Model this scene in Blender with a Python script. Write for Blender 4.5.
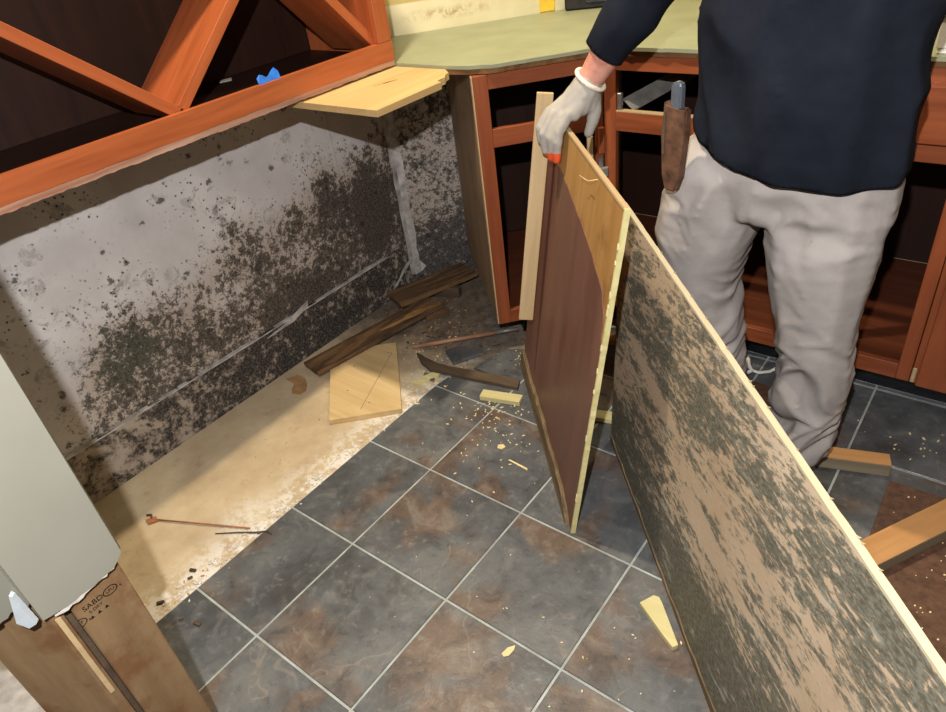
import bpy, bmesh, math, random
from mathutils import Vector, Matrix, Euler, noise as mnoise

for o in list(bpy.data.objects): bpy.data.objects.remove(o, do_unlink=True)
scene = bpy.context.scene
COL = scene.collection
random.seed(7)

# ------------------------------------------------------------------ camera
cam_d = bpy.data.cameras.new('camera'); cam = bpy.data.objects.new('camera', cam_d); COL.objects.link(cam)
CAMP = Vector((1.0854, -0.3480, 1.3579))
_r = Vector((0.79026, 0.60175, -0.11567)); _u = Vector((-0.27106, 0.51260, 0.81472)); _f = Vector((-0.54955, 0.61249, -0.56820))
cam.matrix_world = Matrix(((_r.x, _u.x, -_f.x, CAMP.x), (_r.y, _u.y, -_f.y, CAMP.y), (_r.z, _u.z, -_f.z, CAMP.z), (0, 0, 0, 1)))
cam_d.sensor_fit = 'HORIZONTAL'; cam_d.sensor_width = 36.0; cam_d.lens = 26.51; cam_d.clip_start = 0.02
scene.camera = cam

# ------------------------------------------------------------------ world, lamps, exposure
w = bpy.data.worlds.new('room_ambient'); scene.world = w; w.use_nodes = True
bg = w.node_tree.nodes['Background']; bg.inputs[0].default_value = (1.0, 0.78, 0.52, 1); bg.inputs[1].default_value = 0.11
def lamp(name, kind, loc, energy, col, size=0.05, target=None, spot=None, blend=0.5):
    d = bpy.data.lights.new(name, kind); o = bpy.data.objects.new(name, d); COL.objects.link(o); o.location = loc
    d.energy = energy; d.color = col
    if kind == 'AREA': d.shape = 'DISK'; d.size = size
    else: d.shadow_soft_size = size
    if kind == 'SPOT': d.spot_size = math.radians(spot or 110); d.spot_blend = blend
    if target is not None:
        o.rotation_euler = (Vector(target) - Vector(loc)).to_track_quat('-Z', 'Y').to_euler()
    return o
lamp('work_light', 'SPOT', (1.06, -0.42, 1.62), 128, (1.0, 0.97, 0.97), 0.012, (0.0, 0.8, 0.3), 120, 0.4)
lamp('downlight_over_niche', 'SPOT', (-0.19, 0.79, 2.50), 150, (1.0, 0.83, 0.60), 0.035, (-0.19, 0.79, 0), 130, 0.8)
lamp('downlight_over_counter', 'SPOT', (0.45, 1.85, 2.45), 52, (1.0, 0.88, 0.58), 0.05, (0.45, 1.85, 0), 130, 0.8)
lamp('downlight_over_room', 'SPOT', (1.55, 0.15, 2.50), 12, (1.0, 0.84, 0.62), 0.05, (1.3, 0.4, 0), 130, 0.8)

scene.view_settings.view_transform = 'Standard'; scene.view_settings.look = 'None'
scene.view_settings.exposure = 0.0; scene.view_settings.gamma = 1.0; scene.view_settings.use_curve_mapping = False

# ------------------------------------------------------------------ node helpers
def lin(c):
    return tuple(((v/255)/12.92 if v/255 <= .04045 else ((v/255+.055)/1.055)**2.4) for v in c) + (1,)
class G:
    def __init__(s, name, rough=0.6, spec=0.4):
        s.m = bpy.data.materials.new(name); s.m.use_nodes = True; s.t = s.m.node_tree
        s.b = s.t.nodes['Principled BSDF']; s.b.inputs['Roughness'].default_value = rough
        s.b.inputs['Specular IOR Level'].default_value = spec
        s.tc = s.t.nodes.new('ShaderNodeTexCoord'); s.co = s.tc.outputs['Object']
    def link(s, a, b):
        if hasattr(a, 'is_output'): s.t.links.new(a, b)
        else: b.default_value = a
    def map(s, v, scale=(1,1,1), loc=(0,0,0), rot=(0,0,0)):
        n = s.t.nodes.new('ShaderNodeMapping'); s.link(v, n.inputs[0])
        n.inputs[1].default_value = loc; n.inputs[2].default_value = rot; n.inputs[3].default_value = scale
        return n.outputs[0]
    def noise(s, v, scale=5, detail=4, rough=0.55, dist=0.0):
        n = s.t.nodes.new('ShaderNodeTexNoise'); s.link(v, n.inputs['Vector'])
        n.inputs['Scale'].default_value = scale; n.inputs['Detail'].default_value = detail
        n.inputs['Roughness'].default_value = rough; n.inputs['Distortion'].default_value = dist
        return n.outputs['Fac']
    def voro(s, v, scale=5, feature='F1', out='Distance', rnd=1.0):
        n = s.t.nodes.new('ShaderNodeTexVoronoi'); s.link(v, n.inputs['Vector']); n.feature = feature
        n.inputs['Scale'].default_value = scale; n.inputs['Randomness'].default_value = rnd
        return n.outputs[out]
    def ramp(s, f, stops):
        n = s.t.nodes.new('ShaderNodeValToRGB'); s.link(f, n.inputs[0]); e = n.color_ramp.elements
        while len(e) < len(stops): e.new(0.5)
        for el, (p, c) in zip(e, stops):
            el.position = p; el.color = c if len(c) == 4 else lin(c)
        return n.outputs[0]
    def step(s, f, a, b, lo=0.0, hi=1.0):
        n = s.t.nodes.new('ShaderNodeMapRange'); n.interpolation_type = 'SMOOTHSTEP'; s.link(f, n.inputs[0])
        n.inputs[1].default_value = a; n.inputs[2].default_value = b; n.inputs[3].default_value = lo; n.inputs[4].default_value = hi
        return n.outputs[0]
    def math(s, op, a, b=0.0, clamp=False):
        n = s.t.nodes.new('ShaderNodeMath'); n.operation = op; n.use_clamp = clamp; s.link(a, n.inputs[0]); s.link(b, n.inputs[1])
        return n.outputs[0]
    def mix(s, f, a, b, mode='MIX'):
        n = s.t.nodes.new('ShaderNodeMix'); n.data_type = 'RGBA'; n.blend_type = mode; s.link(f, n.inputs[0])
        s.link(lin(a) if isinstance(a, tuple) and len(a) == 3 else a, n.inputs[6]); s.link(lin(b) if isinstance(b, tuple) and len(b) == 3 else b, n.inputs[7])
        return n.outputs[2]
    def sep(s, v):
        n = s.t.nodes.new('ShaderNodeSeparateXYZ'); s.link(v, n.inputs[0]); return n.outputs
    def blob(s, v, c, r, inner=0.0):
        n = s.t.nodes.new('ShaderNodeVectorMath'); n.operation = 'SUBTRACT'; s.link(v, n.inputs[0]); n.inputs[1].default_value = c
        d = s.t.nodes.new('ShaderNodeVectorMath'); d.operation = 'DIVIDE'; s.link(n.outputs[0], d.inputs[0]); d.inputs[1].default_value = r
        l = s.t.nodes.new('ShaderNodeVectorMath'); l.operation = 'LENGTH'; s.link(d.outputs[0], l.inputs[0])
        return s.step(l.outputs['Value'], inner, 1.0, 1.0, 0.0)
    def rnd(s):
        n = s.t.nodes.new('ShaderNodeObjectInfo'); return n.outputs['Random']
    def shift(s, k=40.0):
        n = s.t.nodes.new('ShaderNodeVectorMath'); n.operation = 'ADD'; s.link(s.co, n.inputs[0])
        c = s.t.nodes.new('ShaderNodeCombineXYZ'); r = s.math('MULTIPLY', s.rnd(), k)
        for i in range(3): s.link(r, c.inputs[i])
        s.link(c.outputs[0], n.inputs[1]); return n.outputs[0]
    def bump(s, h, strength=0.3, dist=0.002):
        n = s.t.nodes.new('ShaderNodeBump'); n.inputs['Strength'].default_value = strength; n.inputs['Distance'].default_value = dist
        s.link(h, n.inputs['Height']); s.link(n.outputs[0], s.b.inputs['Normal'])
    def col(s, c): s.link(lin(c) if isinstance(c, tuple) and len(c) == 3 else c, s.b.inputs['Base Color']); return s.m

def flat(name, c, rough=0.6, spec=0.4, metal=0.0, var=0.12, scale=30):
    g = G(name, rough, spec); g.b.inputs['Metallic'].default_value = metal
    n = g.noise(g.shift(), scale, 4)
    d = tuple(v*(1-var) for v in c); l = tuple(min(255, v*(1+var)) for v in c)
    g.bump(n, 0.15, 0.001)
    return g.col(g.ramp(n, [(0.3, d), (0.7, l)]))
def wood(name, dark, light, rough=0.5, spec=0.4, axis='X', sc=1.0, contrast=(0.3, 0.7), bump=0.15, stain=None):
    g = G(name, rough, spec); v = g.shift()
    st = {'X': (2.0, 26, 26), 'Y': (26, 2.0, 26), 'Z': (26, 26, 2.0)}[axis]
    m = g.map(v, tuple(a*sc for a in st))
    n1 = g.noise(m, 1.0, 6, 0.6, 0.6)
    n2 = g.noise(g.map(v, tuple(a*sc*4 for a in st)), 1.0, 3, 0.5)
    f = g.math('ADD', g.math('MULTIPLY', n1, 0.75), g.math('MULTIPLY', n2, 0.25))
    c = g.ramp(f, [(contrast[0], dark), (contrast[1], light)])
    if stain:
        k = g.step(g.noise(v, 6, 4, 0.6), 0.5, 0.7)
        c = g.mix(g.math('MULTIPLY', k, stain[1]), c, lin(stain[0]))
    g.bump(f, bump, 0.001)
    return g.col(c)

# ------------------------------------------------------------------ mesh helpers
def tag(o, label=None, cat=None, group=None, kind=None):
    if label: o['label'] = label
    if cat: o['category'] = cat
    if group: o['group'] = group
    if kind: o['kind'] = kind
    return o
def put(o, parent):
    if parent is not None:
        o.parent = parent
        o.matrix_parent_inverse = parent.matrix_basis.inverted() if parent.parent is None else (parent.parent.matrix_basis @ parent.matrix_parent_inverse @ parent.matrix_basis).inverted() if False else world_of(parent).inverted()
    return o
def world_of(o):
    m = o.matrix_basis.copy()
    if o.parent: m = world_of(o.parent) @ o.matrix_parent_inverse @ m
    return m
def bmo(name, bm, mat, parent=None, mw=None, smooth=False, bevel=0.0, seg=1):
    if bevel > 0:
        bmesh.ops.bevel(bm, geom=bm.edges[:], offset=bevel, segments=seg, affect='EDGES', clamp_overlap=True)
    bmesh.ops.recalc_face_normals(bm, faces=bm.faces[:])
    me = bpy.data.meshes.new(name); bm.to_mesh(me); bm.free()
    if smooth: me.polygons.foreach_set('use_smooth', [True]*len(me.polygons))
    if mat: me.materials.append(mat)
    o = bpy.data.objects.new(name, me); COL.objects.link(o)
    if mw is not None: o.matrix_basis = mw
    return put(o, parent)
def addbox(bm, lo, hi):
    vs = [bm.verts.new((x, y, z)) for x in (lo[0], hi[0]) for y in (lo[1], hi[1]) for z in (lo[2], hi[2])]
    for f in ((0,1,3,2),(4,6,7,5),(0,4,5,1),(2,3,7,6),(0,2,6,4),(1,5,7,3)): bm.faces.new([vs[i] for i in f])
def box(name, lo, hi, mat, parent=None, mw=None, bevel=0.0, center=True):
    """box lo..hi (in frame mw); the object's origin goes to the box centre so the wood grain follows its own axes"""
    c = [(a+b)/2 for a, b in zip(lo, hi)] if center else [0, 0, 0]
    bm = bmesh.new(); addbox(bm, [a-b for a, b in zip(lo, c)], [a-b for a, b in zip(hi, c)])
    return bmo(name, bm, mat, parent, (mw or Matrix()) @ Matrix.Translation(c), bevel=bevel)
def frame(o, ex, ez):
    ex = Vector(ex).normalized(); ez = Vector(ez); ez = (ez - ex*ez.dot(ex)).normalized(); ey = ez.cross(ex)
    return Matrix(((ex.x, ey.x, ez.x, o[0]), (ex.y, ey.y, ez.y, o[1]), (ex.z, ey.z, ez.z, o[2]), (0, 0, 0, 1)))
def beam(name, a, b, wid, th, mat, parent=None, up=(0,0,1), bevel=0.0):
    a = Vector(a); b = Vector(b); L = (b-a).length
    return box(name, (-L/2, -wid/2, -th/2), (L/2, wid/2, th/2), mat, parent, frame((a+b)/2, b-a, up), bevel)
def addprism(bm, poly, z0, z1, axes=None):
    f = axes or (lambda x, y, z: (x, y, z))
    b = [bm.verts.new(f(x, y, z0)) for x, y in poly]; t = [bm.verts.new(f(x, y, z1)) for x, y in poly]
    n = len(poly); bm.faces.new(b[::-1]); bm.faces.new(t)
    for i in range(n): bm.faces.new((b[i], b[(i+1) % n], t[(i+1) % n], t[i]))
def prism(name, poly, z0, z1, mat, parent=None, mw=None, axes=None, bevel=0.0):
    bm = bmesh.new(); addprism(bm, poly, z0, z1, axes); return bmo(name, bm, mat, parent, mw, bevel=bevel)
def empty(name, loc, parent=None):
    o = bpy.data.objects.new(name, None); COL.objects.link(o); o.location = loc; o.empty_display_size = 0.05
    return put(o, parent)
def tube(name, pts, rad, mat, parent=None, n=8, smooth=True):
    bm = bmesh.new(); pts = [Vector(p) for p in pts]; rings = []
    rr = rad if isinstance(rad, (list, tuple)) else [rad]*len(pts)
    for i, p in enumerate(pts):
        t = (pts[min(i+1, len(pts)-1)] - pts[max(i-1, 0)]).normalized()
        s = t.cross(Vector((0, 0, 1)) if abs(t.z) < .95 else Vector((1, 0, 0))).normalized(); u = s.cross(t)
        rings.append([bm.verts.new(p + rr[i]*(math.cos(2*math.pi*k/n)*s + math.sin(2*math.pi*k/n)*u)) for k in range(n)])
    for a, b in zip(rings, rings[1:]):
        for k in range(n): bm.faces.new((a[k], a[(k+1) % n], b[(k+1) % n], b[k]))
    bm.faces.new(rings[0][::-1]); bm.faces.new(rings[-1])
    return bmo(name, bm, mat, parent, smooth=smooth)
def ragged(p, q, n, amp, seed=0):
    """points from p to q (p included, q not), pushed sideways at random: a torn edge"""
    r = random.Random(seed); p = Vector(p); q = Vector(q); d = q-p; s = Vector((-d.y, d.x)).normalized()
    return [tuple(p + d*((i + (r.uniform(-.3, .3) if i else 0))/n) + s*(r.uniform(-amp, amp) if i else 0)) for i in range(n)]
def text_mesh(name, s, size, mw, mat, parent):
    cu = bpy.data.curves.new(name, 'FONT'); cu.body = s; cu.size = size; cu.align_x = 'CENTER'; cu.align_y = 'CENTER'; cu.extrude = 0.0002
    t = bpy.data.objects.new(name + '_src', cu); COL.objects.link(t)
    bpy.context.view_layer.update()
    me = bpy.data.meshes.new_from_object(t.evaluated_get(bpy.context.evaluated_depsgraph_get()))
    bpy.data.objects.remove(t, do_unlink=True); bpy.data.curves.remove(cu)
    me.materials.clear(); me.materials.append(mat)
    o = bpy.data.objects.new(name, me); COL.objects.link(o); o.matrix_basis = mw
    return put(o, parent)

# ------------------------------------------------------------------ materials
S = 0.308
def m_subfloor():
    g = G('bare_subfloor', 0.85, 0.2); v = g.co; x, y, z = g.sep(v)
    n = g.noise(v, 7, 6, 0.6); f = g.noise(v, 60, 5, 0.6)
    c = g.ramp(n, [(0.3, (176, 156, 126)), (0.6, (200, 182, 150)), (0.8, (212, 198, 168))])
    # white thinset left along the tile edge
    e = g.math('MULTIPLY', g.step(x, -0.40, -0.25), g.step(g.math('ADD', g.noise(v, 16, 7, 0.72), g.math('MULTIPLY', g.noise(v, 70, 4), 0.4)), 0.62, 0.78))
    e2 = g.math('MULTIPLY', g.blob(v, (-0.33, 0.22, 0), (0.10, 0.16, 1)), 0.75)
    c = g.mix(g.math('MAXIMUM', e, g.math('MULTIPLY', e2, g.step(f, 0.3, 0.6))), c, lin((226, 222, 212)))
    # dirt towards the corner
    d = g.math('MULTIPLY', g.step(g.math('ADD', y, g.math('MULTIPLY', g.noise(v, 9, 6, 0.7), 0.5)), 1.12, 1.45), 0.9)
    c = g.mix(d, c, g.ramp(g.noise(v, 30, 6, 0.7), [(0.3, (52, 46, 40)), (0.6, (112, 100, 88)), (0.8, (150, 136, 118))]))
    # rusty scuffs
    c = g.mix(g.math('MULTIPLY', g.step(g.noise(g.map(v, (1, 1, 1), (3, 5, 0)), 10, 6, 0.7), 0.58, 0.72), 0.35), c, lin((150, 108, 66)))
    c = g.mix(g.math('MULTIPLY', g.step(f, 0.62, 0.75), 0.5), c, lin((150, 124, 92)))
    g.bump(g.math('ADD', f, n), 0.35, 0.002)
    return g.col(c)
def m_tile():
    g = G('slate_tile', 0.38, 0.5); v = g.shift(60)
    n = g.noise(v, 4.2, 6, 0.6, 0.5); p = g.noise(g.map(v, (1, 1, 1), (7, 3, 1)), 3.2, 5, 0.55, 0.4); f = g.noise(v, 42, 6, 0.65); md = g.noise(v, 14, 6, 0.62, 0.6)
    c = g.ramp(n, [(0.30, (66, 66, 66)), (0.45, (82, 85, 87)), (0.58, (98, 101, 102)), (0.72, (112, 112, 108))])
    r = g.ramp(md, [(0.32, (82, 66, 56)), (0.55, (112, 90, 72)), (0.72, (130, 110, 84))])
    c = g.mix(g.math('MULTIPLY', g.step(p, 0.50, 0.62), 0.72), c, r)
    c = g.mix(g.step(md, 0.50, 0.72, 0.0, 0.45), c, lin((126, 126, 124)))
    c = g.mix(g.step(md, 0.30, 0.46, 0.45, 0.0), c, lin((54, 50, 48)))
    vein = g.math('ABSOLUTE', g.math('SUBTRACT', g.noise(v, 5.5, 3, 0.5, 0.8), 0.5))
    c = g.mix(g.math('MULTIPLY', g.step(vein, 0.0, 0.010, 0.5, 0.0), g.step(n, 0.5, 0.6)), c, lin((140, 130, 116)))
    c = g.mix(g.math('MULTIPLY', g.step(f, 0.55, 0.75), 0.4), c, lin((142, 140, 134)))
    c = g.mix(g.step(f, 0.30, 0.42, 0.3, 0.0), c, lin((48, 44, 42)))
    g.link(g.step(f, 0.3, 0.7, 0.34, 0.55), g.b.inputs['Roughness'])
    g.bump(g.math('ADD', f, g.math('MULTIPLY', md, 2.0)), 0.30, 0.0025)
    return g.col(c)
def m_grout():
    g = G('grout', 0.8, 0.2); n = g.noise(g.co, 14, 5); 
    return g.col(g.ramp(n, [(0.3, (140, 142, 136)), (0.55, (168, 176, 170)), (0.75, (190, 196, 190))]))
def mould_wall(name, diag=False):
    g = G(name, 0.85, 0.2); v = g.co; x, y, z = g.sep(v)
    fv = g.map(v, (0, 1, 1))
    n0 = g.noise(v, 5, 5, 0.6); n1 = g.noise(v, 17, 9, 0.78, 0.5); n2 = g.noise(v, 48, 7, 0.75, 0.4); n3 = g.noise(v, 150, 4, 0.6)
    paint = g.ramp(n0, [(0.3, (182, 177, 175)), (0.6, (204, 200, 197)), (0.8, (214, 211, 207))])
    if not diag:
        ln = g.math('SUBTRACT', g.math('ADD', 0.40, g.math('MULTIPLY', y, 0.17)), z)
        ln = g.math('ADD', ln, g.math('MULTIPLY', g.math('SUBTRACT', n0, 0.5), 0.35))
        D = g.step(ln, -0.16, 0.16)
        D = g.math('MULTIPLY', D, g.step(y, -0.02, 0.22, 0.35, 1.0))
        D = g.math('ADD', D, g.math('MULTIPLY', g.blob(v, (-.784, 0.30, 0.35), (1, 0.20, 0.13)), 0.35))
        D = g.math('SUBTRACT', D, g.math('MULTIPLY', g.blob(v, (-.784, 0.62, 0.35), (1, 0.15, 0.10)), 0.40))
        D = g.math('SUBTRACT', D, g.math('MULTIPLY', g.blob(v, (-.784, 0.93, 0.36), (1, 0.14, 0.08)), 0.30))
        D = g.math('ADD', D, g.math('MULTIPLY', g.blob(v, (-.784, 0.93, 0.21), (1, 0.28, 0.10)), 0.45))
        D = g.math('ADD', D, g.math('MULTIPLY', g.blob(v, (-.784, 1.10, 0.48), (1, 0.10, 0.22)), 0.35))
        D = g.math('ADD', D, g.math('MULTIPLY', g.blob(v, (-.784, 1.30, 0.36), (1, 0.13, 0.22)), 1.15))
        D = g.math('ADD', D, g.math('MULTIPLY', g.blob(v, (-.784, 1.28, 0.33), (1, 0.07, 0.10)), 0.7))
        D = g.math('ADD', D, g.math('MULTIPLY', g.step(z, 0.74, 0.86), g.step(y, 0.55, 1.1, 0.0, 0.65)))
        D = g.math('MAXIMUM', D, 0.0)
    else:
        D = g.math('ADD', 0.78, g.math('MULTIPLY', g.step(z, 0.35, 0.10), 0.5))
        D = g.math('SUBTRACT', D, g.math('MULTIPLY', g.step(z, 0.70, 0.85), g.step(x, -0.70, -0.62, 0.0, 0.4)))
    tan = g.mix(g.step(n1, 0.4, 0.62), lin((150, 128, 104)), lin((186, 168, 140)))
    c = g.mix(g.math('MULTIPLY', g.step(D, 0.35, 0.9), 0.55), paint, tan)
    # grey blooms, fine and scattered on the clean paint
    ring = g.math('MULTIPLY', g.step(n1, 0.52, 0.60), g.step(n0, 0.46, 0.60))
    c = g.mix(g.math('MULTIPLY', ring, 0.6), c, lin((112, 106, 102)))
    hv = g.math('ADD', g.math('ADD', g.math('MULTIPLY', n1, 0.38), g.math('MULTIPLY', n2, 0.42)), g.math('MULTIPLY', n3, 0.20))
    thr = g.math('ADD', hv, g.math('MULTIPLY', g.math('SUBTRACT', D, 0.62), 0.15))
    blk = g.step(thr, 0.495, 0.565)
    mcol = g.mix(g.step(n3, 0.4, 0.65), lin((38, 33, 29)), lin((92, 84, 74)))
    if not diag: mcol = g.mix(g.blob(v, (-.784, 0.28, 0.34), (1, 0.26, 0.16)), mcol, g.mix(g.step(n3, 0.4, 0.6), lin((34, 36, 30)), lin((72, 76, 64))))
    else: mcol = g.mix(g.step(n3, 0.38, 0.62), lin((26, 25, 25)), lin((84, 82, 82)))
    c = g.mix(g.math('MULTIPLY', blk, 0.93), c, mcol)
    # round grey blooms with darker rims on the paint
    bd = g.math('ADD', g.voro(fv, 10, 'F1', 'Distance'), g.math('MULTIPLY', g.math('SUBTRACT', n1, 0.5), 0.5)); br, bg_, bb_ = g.sep(g.voro(fv, 10, 'F1', 'Color'))
    rim = g.math('ABSOLUTE', g.math('SUBTRACT', bd, 0.24))
    bl = g.math('ADD', g.step(bd, 0.16, 0.27, 0.35, 0.0), g.step(rim, 0.0, 0.05, 0.45, 0.0))
    bl = g.math('MULTIPLY', g.math('MULTIPLY', bl, g.step(br, 0.45, 0.55)), g.step(n2, 0.40, 0.60))
    c = g.mix(bl, c, lin((84, 80, 76)))
    # separate dark spots
    vd = g.voro(fv, 21, 'F1', 'Distance'); vc = g.voro(fv, 21, 'F1', 'Color'); rr, gg, bb = g.sep(vc)
    spot = g.math('MULTIPLY', g.step(g.math('ADD', vd, g.math('MULTIPLY', n2, 1.3)), 0.74, 0.86, 1.0, 0.0), g.step(rr, 0.74, 0.78))
    c = g.mix(g.math('MULTIPLY', spot, 0.8), c, lin((46, 42, 38)))
    vd2 = g.voro(fv, 75, 'F1', 'Distance'); vc2 = g.voro(fv, 75, 'F1', 'Color'); r2, g2, b2 = g.sep(vc2)
    sp2 = g.math('MULTIPLY', g.step(g.math('ADD', vd2, g.math('MULTIPLY', n3, 0.5)), 0.42, 0.55, 1.0, 0.0), g.step(r2, 0.68, 0.72))
    sp2 = g.math('MULTIPLY', sp2, g.step(n0, 0.42, 0.56))
    c = g.mix(g.math('MULTIPLY', sp2, 0.85), c, lin((38, 34, 32)))
    # bare yellowed drywall above the counter line
    up = g.step(z, 0.922, 0.926)
    cream = g.ramp(g.noise(v, 4, 5), [(0.3, (196, 188, 150)), (0.7, (222, 216, 184))])
    if diag:
        st = g.math('MULTIPLY', g.blob(v, (-0.60, 1.66, 0.975), (0.22, 0.24, 0.028)), g.step(n1, 0.42, 0.55))
        cream = g.mix(g.math('MULTIPLY', st, 0.7), cream, lin((148, 112, 58)))
        cream = g.mix(g.step(z, 1.018, 1.024), cream, lin((186, 170, 112)))
    c = g.mix(up, c, cream)
    g.bump(g.math('ADD', hv, n1), 0.3, 0.002)
    return g.col(c)
def m_baseboard():
    g = G('mouldy_baseboard', 0.8, 0.2); v = g.co; x, y, z = g.sep(v)
    n1 = g.noise(v, 13, 8, 0.7, 0.4); n2 = g.noise(v, 60, 6, 0.7); n3 = g.noise(v, 140, 3)
    c = g.mix(g.step(n1, 0.4, 0.6), lin((164, 152, 138)), lin((118, 106, 94)))
    k = g.math('ADD', g.math('MULTIPLY', n2, 0.5), g.math('MULTIPLY', n1, 0.5))
    k = g.math('ADD', k, g.step(y, 0.0, 0.7, -0.04, 0.045))
    c = g.mix(g.math('MULTIPLY', g.step(k, 0.44, 0.54), 0.95), c, g.mix(g.step(n3, .4, .6), lin((34, 32, 30)), lin((80, 76, 72))))
    c = g.mix(g.math('MULTIPLY', g.step(n3, 0.6, 0.7), 0.4), c, lin((126, 118, 108)))
    g.bump(k, 0.4, 0.002); return g.col(c)
def m_panel_mould():
    g = G('mouldy_board_face', 0.62, 0.35); v = g.co
    x, y, z = g.sep(v)
    r = g.map(v, (1, 1, 1), (0, 0, 0), (0, math.radians(12), 0))
    m1 = g.map(r, (6, 6, 24)); m2 = g.map(r, (30, 30, 95)); m3 = g.map(r, (85, 85, 190))
    n1 = g.noise(m1, 1.0, 5, 0.62, 0.6); n2 = g.noise(m2, 1.0, 6, 0.68, 0.4); n3 = g.noise(m3, 1.0, 4, 0.65); big = g.noise(g.map(r, (1.8, 1.8, 6)), 1.0, 3, 0.5)
    base = g.ramp(g.noise(r, 3.5, 3), [(0.3, (180, 156, 126)), (0.7, (204, 184, 158))])
    base = g.mix(g.step(g.noise(m3, 1.0, 3), 0.5, 0.62, 0.0, 0.25), base, lin((214, 200, 178)))
    D = g.math('ADD', g.math('MULTIPLY', n1, 0.34), g.math('MULTIPLY', n2, 0.44))
    D = g.math('ADD', D, g.math('MULTIPLY', n3, 0.22))
    D = g.math('ADD', D, g.math('MULTIPLY', g.math('SUBTRACT', big, 0.5), 0.30))
    low = g.math('ADD', g.step(z, 0.26, 0.02, 0.0, 0.12), 0.0)                       # dense along the foot of the board
    D = g.math('ADD', D, low)
    D = g.math('SUBTRACT', D, g.math('MULTIPLY', g.blob(v, (0.02, 0, 0.58), (0.16, 1, 0.13)), 0.10))
    D = g.math('SUBTRACT', D, g.math('MULTIPLY', g.blob(v, (0.30, 0, 0.42), (0.22, 1, 0.05)), 0.14))
    D = g.math('SUBTRACT', D, g.math('MULTIPLY', g.blob(v, (0.62, 0, 0.34), (0.20, 1, 0.06)), 0.12))
    dark = g.mix(g.step(n3, 0.40, 0.62), lin((58, 62, 53)), lin((110, 114, 102)))
    c = g.mix(g.math('MULTIPLY', g.step(D, 0.465, 0.525), 0.88), base, dark)
    pale = g.math('MULTIPLY', g.step(g.noise(g.map(r, (9, 9, 34), (4, 0, 2)), 1.0, 5, 0.7), 0.56, 0.66), g.step(z, 0.5, 0.08, 0.40, 0.85))
    c = g.mix(pale, c, lin((178, 180, 168)))
    g.bump(D, 0.25, 0.002)
    return g.col(c)
def m_laminate():
    g = G('brown_laminate', 0.42, 0.45); v = g.co
    n = g.noise(g.map(v, (9, 9, 1.6)), 1.0, 5, 0.6); f = g.noise(g.map(v, (60, 60, 5)), 1.0, 4)
    c = g.ramp(n, [(0.3, (100, 68, 57)), (0.7, (128, 90, 76))])
    c = g.mix(g.step(f, 0.6, 0.8, 0.0, 0.3), c, lin((148, 112, 100)))
    g.link(g.step(n, 0.3, 0.7, 0.35, 0.55), g.b.inputs['Roughness'])
    return g.col(c)
def m_charred():
    g = G('rotten_plank', 0.8, 0.25); v = g.shift()
    n = g.noise(g.map(v, (3, 22, 22)), 1.0, 7, 0.68, 0.8); k = g.noise(g.map(v, (6, 20, 20), (9, 2, 4)), 1.0, 4, 0.6)
    c = g.ramp(n, [(0.3, (62, 48, 38)), (0.5, (104, 80, 58)), (0.65, (148, 112, 74)), (0.78, (190, 152, 104))])
    c = g.mix(g.step(k, 0.48, 0.62, 0.0, 0.6), c, lin((50, 40, 32)))
    g.bump(n, 0.6, 0.004); return g.col(c)
def m_stud():
    g = G('stained_stud', 0.75, 0.25); v = g.co
    n = g.noise(g.map(v, (22, 22, 2.4)), 1.0, 6, 0.6, 0.5); k = g.noise(v, 9, 5, 0.65)
    c = g.ramp(n, [(0.3, (120, 95, 66)), (0.7, (148, 122, 90))])
    c = g.mix(g.step(k, 0.46, 0.66, 0.0, 0.75), c, lin((110, 74, 44)))
    g.bump(n, 0.2, 0.001); return g.col(c)
def cloth(name, c1, c2, rough=0.92, fine=380):
    g = G(name, 0.97, 0.05); v = g.co
    n = g.noise(v, 7, 5, 0.6); f = g.noise(v, fine, 2)
    g.bump(g.math('ADD', g.math('MULTIPLY', n, 6.0), g.math('MULTIPLY', f, 0.5)), 0.25, 0.002)
    return g.col(g.ramp(n, [(0.3, c1), (0.7, c2)]))

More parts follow.
